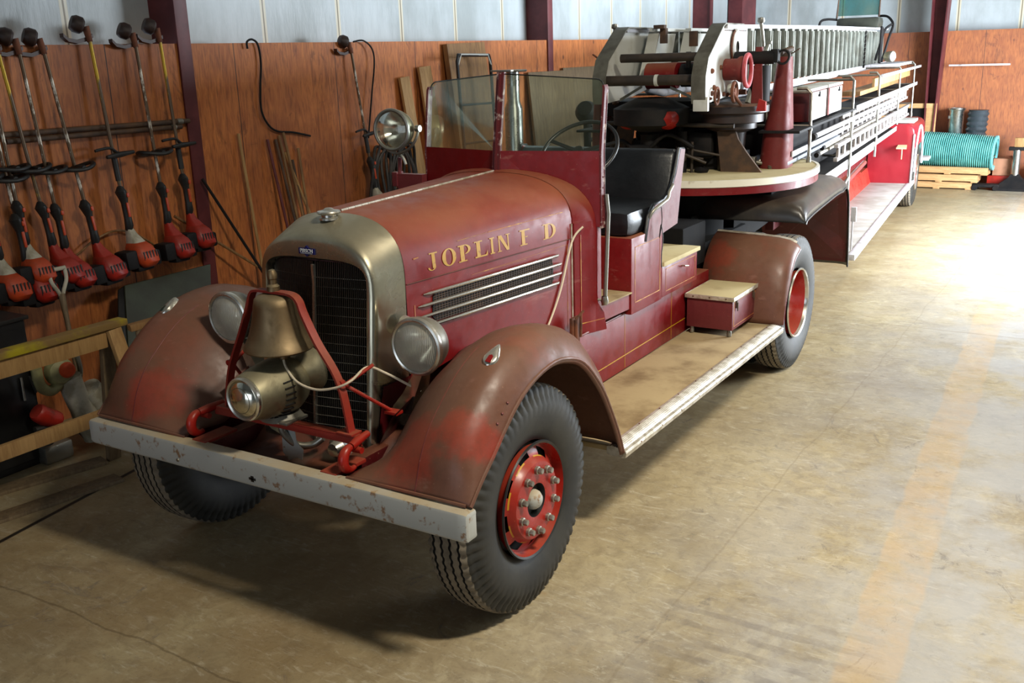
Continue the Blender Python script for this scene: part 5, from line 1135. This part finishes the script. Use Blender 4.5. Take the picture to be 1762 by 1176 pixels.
spec = [  # kind, red, yellow, top pixel, engine pixel, label
 ('loop', True, False, (28, 69), (118, 458), 'dusty string trimmer with red cone and dark engine, its loop handle overlapping its left neighbour'),
 ('loop', True, False, (70, 69), (172, 448), 'string trimmer with dust-dulled red engine and loop handle, beside the orange bar-handled one'),
 ('bar', False, True, (150, 48), (228, 425), 'string trimmer with yellow-flecked shaft, bar handle and clean orange engine'),
 ('loop', True, False, (230, 59), (293, 412), 'string trimmer with bright red engine, loop handle and silver shaft end'),
 ('bar', True, True, (272, 51), (330, 395), 'string trimmer with bar handle, pale cone and red engine, nearest the maroon column'),
 ('loop', True, True, (-9, 69), (98, 452), 'red string trimmer hanging right behind the D-shaped shovel grip'),
 ('loop', True, False, (-45, 69), (52, 482), 'red string trimmer with the lowest hanging engine, left of the shovel grip'),
 ('loop', False, False, (-30, 69), (50, 452), 'orange string trimmer with pale cone hanging behind the lowest hanging red one'),
 ('loop', False, False, (-85, 69), (5, 480), 'orange string trimmer cut off by the left edge of the photograph'),
 ('bar', False, False, (602, 75), (648, 345), 'lone string trimmer hanging by its black cable loop beside the coiled hose'),
 ('loop', True, False, (70, 69), (180, 450), ''),
]
GRP = 'string trimmers hanging on the plywood wall'
for kind, red, yel, a, b, lab in spec[:10]:
    key = (kind, red, yel)
    if key not in protos: protos[key] = make_trimmer(*key); o = protos[key]
    else: o = copy_tree(protos[key])
    pa = wp(*a, X=WX+.06); pb = wp(*b, X=WX+.16)
    d = (pa-pb); L = d.length; z = d.normalized(); x = Vector((1, 0, 0)); x = (x-z*x.dot(z)).normalized(); y = z.cross(x)
    sc = L/1.47; mt = Matrix((x, y, z)).transposed().to_4x4() @ Matrix.Scale(sc, 4); mt.translation = pb-z*.02; o.matrix_world = mt
    tag(o, lab, 'string trimmer', GRP)
for o in [o for o in col.objects if o.name.startswith('string_trimmer')]:
    pass
# pipes across the wall on brackets
for k, (a, b, dz, lab) in enumerate((((-40, 236), (325, 208), 0, 'upper of the two rusty pipes lying across behind the trimmers'), ((10, 244), (312, 218), 0, 'lower, shorter of the two rusty pipes behind the trimmers'))):
    pa = wp(*a, X=WX+.05); pb = wp(*b, X=WX+.05); e = empty('pipe', pa, 0, lab, 'pipe', 'rusty pipes on the left wall')
    MB().cyl((0, 0, 0), pb-pa, .019, n=12).build('tube', M['iron'], e); MB().cyl((pb-pa)*.93, (pb-pa)*.96, .024, n=12).build('coupling', M['steel'], e)
def lean(name, a, b, r, mname, lab, cat, group=None, Xa=WX+.03, Xb=WX+.25, sq=False, ext=1.0):
    pa = wp(*a, X=Xa); pb = wp(*b, X=Xb); d = pb-pa
    k = (pa.z-.02)/max(.05, (pa.z-pb.z)); k = min(k, ext) if ext != 1.0 else 1.0
    pb = pa+d*k
    base = pb if pb.z < pa.z else pa
    e = empty(name, base, 0, lab, cat, group); m_ = MB()
    if sq: m_.beam(pa-base, pb-base, sq[0], sq[1], .002, up=Vector((1, 0, 0)))
    else: m_.cyl(pa-base, pb-base, r, n=8)
    m_.build('rod' if not sq else 'board', M[mname], e); return e
G2 = 'stakes leaning on the plywood wall'
lean('wooden_stake', (410, 230), (452, 462), .014, 'lumber', 'tall pale wooden pole leaning alone on the plywood, left of the stake bundle', 'stake', G2, ext=3, Xb=WX+.12)
for a, b, mname, lab in (((460, 240), (494, 388), 'column', 'dark red stake leaning, leftmost of the bundle'), ((474, 240), (508, 380), 'iron', 'dark stake leaning just right of the red one'), ((487, 228), (522, 375), 'stick', 'tallest brown stake of the bundle'), ((490, 262), (535, 372), 'lumber', 'pale stake leaning aslant across the bundle'), ((513, 255), (530, 366), 'stick', 'short light brown stake, rightmost of the bundle'), ((503, 275), (522, 372), 'iron', 'thin grey-brown stake second from right in the bundle'), ((480, 233), (512, 378), 'stick', 'slim brown stake squeezed in the middle of the bundle')):
    lean('wooden_stake', a, b, .013, mname, lab, 'stake', G2, ext=3, Xb=WX+.12)
lean('iron_rod', (348, 308), (452, 468), .012, 'soot', 'dark iron rod slanting down from the maroon column', 'rod', ext=1.6, Xa=WX+.06)
lean('copper_pipe', (300, 372), (462, 470), .011, 'stick', 'thin brown tube slanting behind the last trimmer towards the radiator', 'rod', ext=1.3, Xa=WX+.06)
G3 = 'boards leaning on the wall behind the windshield'
def board(a, w, h, yaw, mname, lab, th=.03, tilt_=.10, zoff=0.0):
    p = wp(*a, X=WX+.10); e = empty('leaning_board', (WX+.04+h*math.sin(tilt_), p.y, 0), 0, lab, 'board', G3)
    m_ = MB(); R = Matrix.Rotation(-tilt_, 3, 'Y') @ Matrix.Rotation(yaw, 3, 'X'); m_.box(R @ Vector((0, w/2, h/2)), (th, w, h), .002, R); m_.build('board', M[mname], e)
board((712, 140), .15, 2.27, .07, 'lumber', 'narrow pale board with a split top leaning left of the windshield')
board((740, 132), .20, 2.36, .05, 'lumber', 'light board seen at the edge of the left windshield pane')
board((778, 80), .72, 2.58, .02, 'stick', 'wide brown board rising above the left windshield pane', .06)
board((915, 140), 1.1, 2.24, 0, 'lumber_grey', 'broad grey weathered sheet seen through the right windshield pane')
board((975, 122), 1.6, 2.27, 0, 'lumber_grey', 'grey board with a curved stained top leaning behind the windshield', .02)
# hand truck frame in front of the boards
e = empty('hand_truck', (WX+.35, wp(785, 90, X=WX+.3).y, 0), 0, 'folding grey metal frame with dark rails standing against the brown board', 'hand truck')
p0 = wp(786, 95, X=WX+.3); p1 = wp(843, 95, X=WX+.3); base = e.location
m_ = MB(); m_.tube([Vector((WX+.42, p0.y, .1))-base, p0-base+Vector((0, 0, -.06)), p0-base+Vector((0, .02, 0)), p1-base+Vector((0, -.02, 0)), p1-base+Vector((0, 0, -.06)), Vector((WX+.42, p1.y, .1))-base], .018, 8)
m_.build('frame', M['black'], e)
m_ = MB(); m_.tube([p0-base+Vector((.01, .0, -.10)), p0-base+Vector((.01, .06, 0.005)), p1-base+Vector((.01, -.06, .005)), p1-base+Vector((.01, 0, -.10))], .010, 8); m_.build('handle', M['alu'], e)
m_ = MB()
for z in (-.5, -.9): m_.cyl(p0-base+Vector((.03, 0, z)), p1-base+Vector((.03, 0, z)), .012)
m_.build('cross_bar', M['black'], e)
# galvanised stack pipe behind the windshield
pc = wp(882, 120, X=-1.9); e = empty('stove_pipe', (-1.9, pc.y, 0), 0, 'tall shiny galvanised pipe with a flanged top standing behind the windshield', 'pipe')
MB().lathe([(.085, 0), (.085, 1.95), (.060, 2.02), (.060, pc.z-.02)], (0, 0, 0), (0, 0, 1), 32).build('pipe', M['pipe'], e)
MB().lathe([(.0, 0), (.13, 0), (.135, .01), (.13, .02), (0, .022)], (0, 0, pc.z-.02), (0, 0, 1), 32).build('flange', M['steel'], e)
# black chair-like fixture hanging behind the right pane
pq = wp(1010, 195, X=-1.9); e = empty('outboard_motor', pq, 0, 'dark rounded machine part seen through the right windshield pane', 'motor')
MB().lathe([(0, .16), (.08, .14), (.12, .05), (.11, -.06), (.05, -.14), (0, -.16)], (0, 0, 0), (.3, -1, .5), 20).build('housing', M['soot'], e)
MB().strap([(0, 0, -.05), (.02, .1, -.2), (.03, .2, -.24), (0, .05, -.30)], .04, .02, (1, 0, 0)).cyl((0, 0, -.1), (0, .05, -pq.z), .04).build('stand', M['soot'], e)
# coiled hose hanging on the wall
pc = wp(672, 300, X=WX+.14); e = empty('hose_coil', pc, 0, 'large coil of black hose hanging on the wall behind the spotlight', 'hose')
for k in range(11):
    r = .34+.010*(k % 3); ph = (k-5)*.028; m_ = MB()
    m_.tube([Vector((.03*math.sin(3*a+k)+.012*k, ph+.17*math.cos(a)*(1+.08*math.sin(k)), (.40+.02*math.sin(k*2.1))*math.sin(a)-.12)) for a in [2*PI*i/40 for i in range(40)]], .015, 8, closed=True)
    m_.build('hose_loop', M['hose_black'], e)
# wires
def wire(pts, X, r, mname, lab, cat='wire', name='wire'):
    P_ = smooth_pts([wp(*p, X=X) for p in pts]); b = P_[0].copy(); e = empty(name, b, 0, lab, cat)
    MB().tube([p-b for p in P_], r, 8).build('strand', M[mname], e)
wire([(426, 84), (425, 72), (434, 68), (444, 78), (449, 110), (448, 150), (450, 190), (462, 215), (478, 226), (505, 228), (534, 234)], WX+.03, .009, 'soot', 'black wire hooked over the plywood and curling to the right')
wire([(608, 72), (625, 70), (640, 84), (644, 110), (640, 160), (634, 238)], WX+.06, .008, 'soot', 'black cable looping beside the lone string trimmer')
wire([(60, 480), (130, 440), (160, 415), (195, 398), (225, 400), (255, 415), (290, 440)], WX+.05, .008, 'stick', 'brown bent wire arching behind the trimmer engines')
# leaning dark sheet
e = empty('dark_sheet', (-2.7, .6, 0), 0, 'dark green metal sheet leaning on the wall beyond the left front fender', 'metal sheet')
A_ = [wp(215, 492, X=-3.0), wp(362, 455, X=-3.0), Vector((-2.35, 1.15, 0)), Vector((-2.35, .45, 0))]; m_ = MB(); m_.prism([p-e.location for p in A_], (-.012, 0, 0)); m_.build('sheet', M['greenglass'], e, smooth=False)
m_ = MB(); B_ = [wp(204, 500, X=-3.02), wp(216, 492, X=-3.02), Vector((-2.35, .45, 0)), Vector((-2.35, .33, 0))]; m_.prism([p-e.location for p in B_], (-.012, 0, 0)); m_.build('side_flange', M['black'], e, smooth=False)
# shovel
pa = wp(98, 466, X=-2.9); pb = wp(125, 600, X=-2.75); d = (pb-pa).normalized(); foot = pa+d*((pa.z-.30)/-d.z); e = empty('shovel', (foot.x, foot.y, 0), 0, 'grey D-handled shovel standing head down in front of the trimmers', 'shovel'); bo = e.location
top = pa-bo; m_ = MB(); sd = Vector((0, 1, 0)); up_ = -d
m_.tube(smooth_pts([top+d*.20, top+d*.14+sd*.02, top+d*.07+sd*.055, top+d*.0+sd*.058, top-d*.02+sd*.05]), .013, 8).tube(smooth_pts([top+d*.20, top+d*.14-sd*.02, top+d*.07-sd*.055, top+d*.0-sd*.058, top-d*.02-sd*.05]), .013, 8); m_.tube([top-d*.01-sd*.06, top-d*.01+sd*.06], .015, 10)
m_.build('grip', M['greyplastic'], e)
m_ = MB(); m_.tube([top+d*.16, top+d*.32], [.022, .018], 10).tube([top+d*.32, foot-bo], .017, 10); m_.build('handle', M['lumber_grey'], e)
m_ = MB(); f0 = foot-bo; m_.loft([[f0+sd*(w*c_)+Vector((.02*abs(c_), 0, 0))+d*t for c_ in (-1, -.5, 0, .5, 1)] for w, t in ((.10, -.02), (.11, .08), (.10, .18), (.05, .26), (.01, .28))], closed=False); m_.build('blade', M['iron'], e, solid=.003)
# saw horse
XS = -2.0
sh = empty('saw_horse', (XS, -.35, 0), 0, 'yellow-smeared wooden saw horse standing by the left wall', 'saw horse'); bo = sh.location
ra, rb = wp(-260, 660, X=XS), wp(212, 556, X=XS); zt = (rb.z)
zt = .965
m_ = MB(); m_.span((-.045, -1.4, zt-.04), (.045, rb.y-bo.y, zt), .004); m_.build('top_rail', M['lumber_y'], sh)
m_ = MB(); m_.span((-.02, -1.4, zt-.15), (.02, rb.y-bo.y-.14, zt-.045), .003); m_.build('under_rail', M['lumber'], sh)
for y_ in (rb.y-bo.y-.10, -1.25):
    for sx in (1, -1):
        m_ = MB(); m_.beam((sx*.035, y_, zt-.045), (sx*.24, y_+(.06 if y_ > 0 else -.06), .0), .035, .09, .003, up=Vector((0, 1, 0))); m_.build('leg', M['lumber'] if sx > 0 else M['lumber_grey'], sh)
for sx in (-1,):
    m_ = MB(); m_.beam((sx*.175, -1.3, .33), (sx*.175, rb.y-bo.y-.02, .33), .035, .09, .003); m_.build('stretcher', M['lumber'], sh)
# black cabinet at the far left
cq = wp(50, 600, X=-2.6); e = empty('cabinet', (-2.85, cq.y-.30, 0), 0, 'black metal cabinet at the left edge behind the saw horse', 'cabinet')
MB().span((-.30, -.9, 0), (.25, .30, .95), .01).build('carcass', M['black'], e); MB().span((-.32, -.92, .952), (.27, .32, .975), .003).build('top', M['blackplastic'], e); MB().span((.251, -.28, .05), (.262, .27, .90), .003).build('door', M['black'], e); MB().cyl((.275, .2, .45), (.275, .2, .60), .008).build('handle', M['steel'], e)
# chain saw / blower on the floor behind the saw horse
bo = wp(110, 730, Z=0); bo = Vector((-2.62, .02, 0)); e = empty('leaf_blower', bo, 0, 'grey leaf blower with fat plastic tube and orange cover behind the saw horse', 'leaf blower')
cc = lambda px, py, X=-2.55: wp(px, py, X=X)-bo
m_ = MB(); m_.tube(smooth_pts([cc(118, 648), cc(130, 680), cc(150, 720), cc(165, 750)]), [.075]*10+[.08]*9, 16); m_.tube([cc(150, 670), cc(170, 690)], .09, 14); m_.build('blower_tube', M['greyplastic'], e)
m_ = MB(); m_.lathe([(0, .06), (.07, .05), (.095, .0), (.08, -.06), (0, -.07)], cc(102, 640), (1, -.3, .2), 22); m_.tube(smooth_pts([cc(62, 635), cc(70, 665), cc(90, 672), cc(110, 650)]), .035, 10); m_.build('fan_housing', M['yellowish'], e)
MB().lathe([(0, .03), (.04, .025), (.052, .0), (.04, -.03)], cc(116, 637, -2.48), (1, -.3, .2), 18).build('engine_cover', M['orange'], e)
m_ = MB(); m_.tube(smooth_pts([cc(132, 612), cc(138, 640), cc(132, 668)]), .018, 8); m_.span((-.1, -.1, 0), (.1, .1, .12), .02); m_.build('frame', M['steel'], e)
bo = wp(85, 745, Z=0); bo = Vector((-2.55, -.12, 0)); e = empty('chain_saw', bo, 0, 'orange chain saw body lying low behind the saw horse', 'chain saw')
cc = lambda px, py, X=-2.5: wp(px, py, X=X)-bo
m_ = MB(); m_.tube(smooth_pts([cc(62, 708), cc(80, 718), cc(105, 722)]), [.05, .055, .06, .06, .06, .06, .06, .06, .055, .055, .05, .045, .03], 12); m_.build('body', M['redplastic'], e)
m_ = MB(); m_.tube(smooth_pts([cc(60, 740), cc(80, 736), cc(100, 738), cc(104, 745)]), .02, 8).cyl(cc(75, 748), cc(78, 765), .05); m_.tube(smooth_pts([cc(50, 648), cc(56, 662), cc(62, 676)]), .008, 6); m_.build('handle', M['blackplastic'], e)
for a, b, lab in (((-60, 862), (180, 792), 'grey board lying flat on the floor nearer the saw horse'), ((-40, 905), (205, 822), 'long grey board lying flat on the floor nearer the truck')):
    pa = wp(*a, Z=.01); pb = wp(*b, Z=.01); e = empty('floor_board', pa, 0, lab, 'board', 'boards on the floor by the left wall'); MB().beam((0, 0, 0), pb-pa, .13, .02, .002).build('board', M['lumber_grey'], e)
# timber offcut sticking out behind the fender
e = empty('timber_offcut', wp(222, 565, X=-1.9), 0, 'reddish timber end poking out behind the left front fender', 'timber'); MB().beam((0, 0, 0), (.1, .35, .03), .06, .04, .002).build('board', M['stick'], e); e.location.z = e.location.z
b_ = e.location; MB().cyl((0.02, .05, -b_.z), (0.02, .05, 0), .02).build('stand', M['lumber_grey'], e)

# ================================================================ END WALL: pallets, hose, jack
def pallet(z, x0, x1, y0, y1, lab, yaw=0):
    e = empty('pallet', ((x0+x1)/2, (y0+y1)/2, z), yaw, lab, 'pallet', 'pallets stacked by the back wall'); w, d = x1-x0, y1-y0
    for k in range(6): MB().span((-w/2, -d/2+k*d/6, .10), (w/2, -d/2+k*d/6+d/8, .12), .002).build('deck_board', M['pallet'], e)
    for k in range(3): MB().span((-w/2, -d/2+k*(d-.1)/2, .02), (w/2, -d/2+k*(d-.1)/2+.1, .10), .003).build('stringer', M['pallet'], e)
    for k in range(3): MB().span((-w/2+k*(w-.1)/2, -d/2, 0), (-w/2+k*(w-.1)/2+.1, d/2, .02), .002).build('bottom_board', M['pallet'], e)
pallet(0.0, -.30, .82, 14.95, 15.5, 'lowest pallet of the stack by the back wall'); pallet(.125, -.32, .90, 14.9, 15.5, 'second pallet from the bottom, greyish, under the hose', .02); pallet(.25, -.2, 1.05, 14.95, 15.5, 'topmost pallet, directly carrying the green hose', -.02)
e = empty('ribbed_hose', (-.35, 15.2, .375), -.02, 'fat coil of translucent green ribbed hose lying on the pallets', 'hose')
m_ = MB(); prof = []; nn_ = 44
for k in range(nn_*4+1):
    prof.append((.275+.014*math.sin(2*PI*k/4), k*1.45/(nn_*4)))
m_.lathe(prof, (0, 0, .30), (1, 0, -.05), 32); m_.lathe([(r-.035, h) for r, h in prof], (0, 0, .30), (1, 0, -.05), 32); m_.build('coil_wall', M['greenhose'], e, angle=60)
MB().lathe([(.24, 0), (.29, .0), (.29, .03), (.24, .03), (.24, 0)], (1.44, 0, .23), (1, 0, -.05), 32).build('end_cuff', mat('cyan_cuff', S(120, 200, 205), rough=.35), e)
e = empty('metal_drum', (.42, 15.38, 0), 0, 'shiny galvanised tall can standing against the back wall behind the hose', 'can')
MB().lathe([(.0, 0), (.125, 0), (.125, 1.28), (.14, 1.30), (.145, 1.33), (.13, 1.33), (.12, 1.30), (.0, 1.2)], (0, 0, 0), (0, 0, 1), 32).build('body', M['pipe'], e); MB().box((-.10, -.09, 1.18), (.03, .03, .05), .004).build('lug', M['steel'], e)
e = empty('rubber_mat_roll', (.72, 15.28, 0), 0, 'dark ribbed bundle leaning on the back wall right of the shiny can', 'roll')
m_ = MB(); rg = []
for k in range(61):
    z = k*1.30/60; r = .16+.012*math.sin(k*PI/2); rg.append([(r*math.cos(a)+.04*z, .8*r*math.sin(a)+.06*z, z) for a in [2*PI*j/20 for j in range(20)]])
m_.loft(rg, cap=True); m_.build('ribbed_body', mat('dark_ribbed_rubber', S(52, 60, 66), S(36, 42, 46), rough=.5), e)
e = empty('upright_pallet', (-.12, 15.35, .0), 0, 'upright pallet-like wooden frame against the back wall left of the column', 'frame')
m_ = MB(); m_.span((-.72, -.04, 1.33), (.22, .02, 1.41), .003).span((.06, -.04, 0), (.22, .02, 1.33), .003).span((-.72, -.04, 0), (-.60, .02, 1.33), .003).span((-.6, -.04, .72), (.06, .02, .82), .003); m_.build('frame', M['pallet'], e); MB().span((-.60, .0, 0), (.06, .03, 1.33)).build('back_panel', M['black'], e)
e = empty('floor_jack', (1.44, 15.2, 0), 0, 'dark jack stand with an upright silver post on the floor at the right', 'jack')
m_ = MB(); m_.loft([[(a*w, b*w*.8, z) for a, b in ((-1, -1), (1, -1), (1, 1), (-1, 1))] for w, z in ((.30, 0), (.30, .04), (.10, .20), (.06, .26))], cap=True); m_.build('base', M['soot'], e)
MB().cyl((0, 0, .2), (0, 0, .66), .06, n=20).build('post', M['pipe'], e); m_ = MB(); m_.box((0, 0, .68), (.26, .1, .06), .01).tube(arc((.12, 0, .62), .09, -1.2, 1.6, (1, 0, 0), (0, 0, 1), 10), .016, 8); m_.build('saddle', M['soot'], e)
MB().span((-.05, -.05, .71), (.09, .05, .86), .01).build('block', M['lumber'], e)
m_ = MB(); m_.cyl((-.55, -.05, .06), (-.25, -.05, .06), .06).cyl((-.45, -.25, .05), (-.1, -.2, .05), .05); e = empty('dolly', (1.42, 14.9, 0), 0, 'low black dolly with wheels lying left of the jack stand', 'dolly'); e.location = (1.02, 15.05, 0)
m_ = MB(); m_.span((-.2, -.1, .05), (.22, .12, .10), .01); m_.build('platform', M['soot'], e)
for a, b in ((-.15, -.1), (.17, -.1), (-.15, .1), (.17, .1)): MB().cyl((a, b-.02, .045), (a, b+.02, .045), .045, n=16).build('wheel', M['soot'], e)
e = empty('cardboard_box', (1.22, 15.42, .22), .1, 'open cardboard box on a red crate by the back wall', 'box')
m_ = MB(); m_.span((-.15, -.14, 0), (.13, .14, .28), .004); m_.build('body', M['cardboard'], e); m_ = MB(); m_.box((-.17, 0, .30), (.1, .27, .005), 0, Matrix.Rotation(-.6, 3, 'Y')).box((.18, 0, .28), (.1, .27, .005), 0, Matrix.Rotation(.8, 3, 'Y')); m_.build('flap', M['cardboard'], e)
e = empty('crate', (1.25, 15.42, 0), 0, 'red plastic crate under the cardboard box', 'crate'); MB().span((-.24, -.16, 0), (.24, .16, .215), .01).build('body', M['redplastic'], e)
e = empty('white_bucket', (1.78, 15.3, 0), 0, 'pale bucket at the right edge by the back wall', 'bucket'); MB().lathe([(0, 0), (.11, 0), (.13, .38), (.14, .39), (.14, .42), (0, .42)], (0, 0, 0), (0, 0, 1), 24).build('body', M['greyplastic'], e)
e = empty('wall_shelf_bar', (.22, 15.44, 2.02), 0, 'thin pale bar fixed level on the back wall beside the column', 'bar'); MB().span((0, 0, 0), (.95, .04, .03), .003).build('bar', M['white_metal'], e)
bpy.context.view_layer.update()
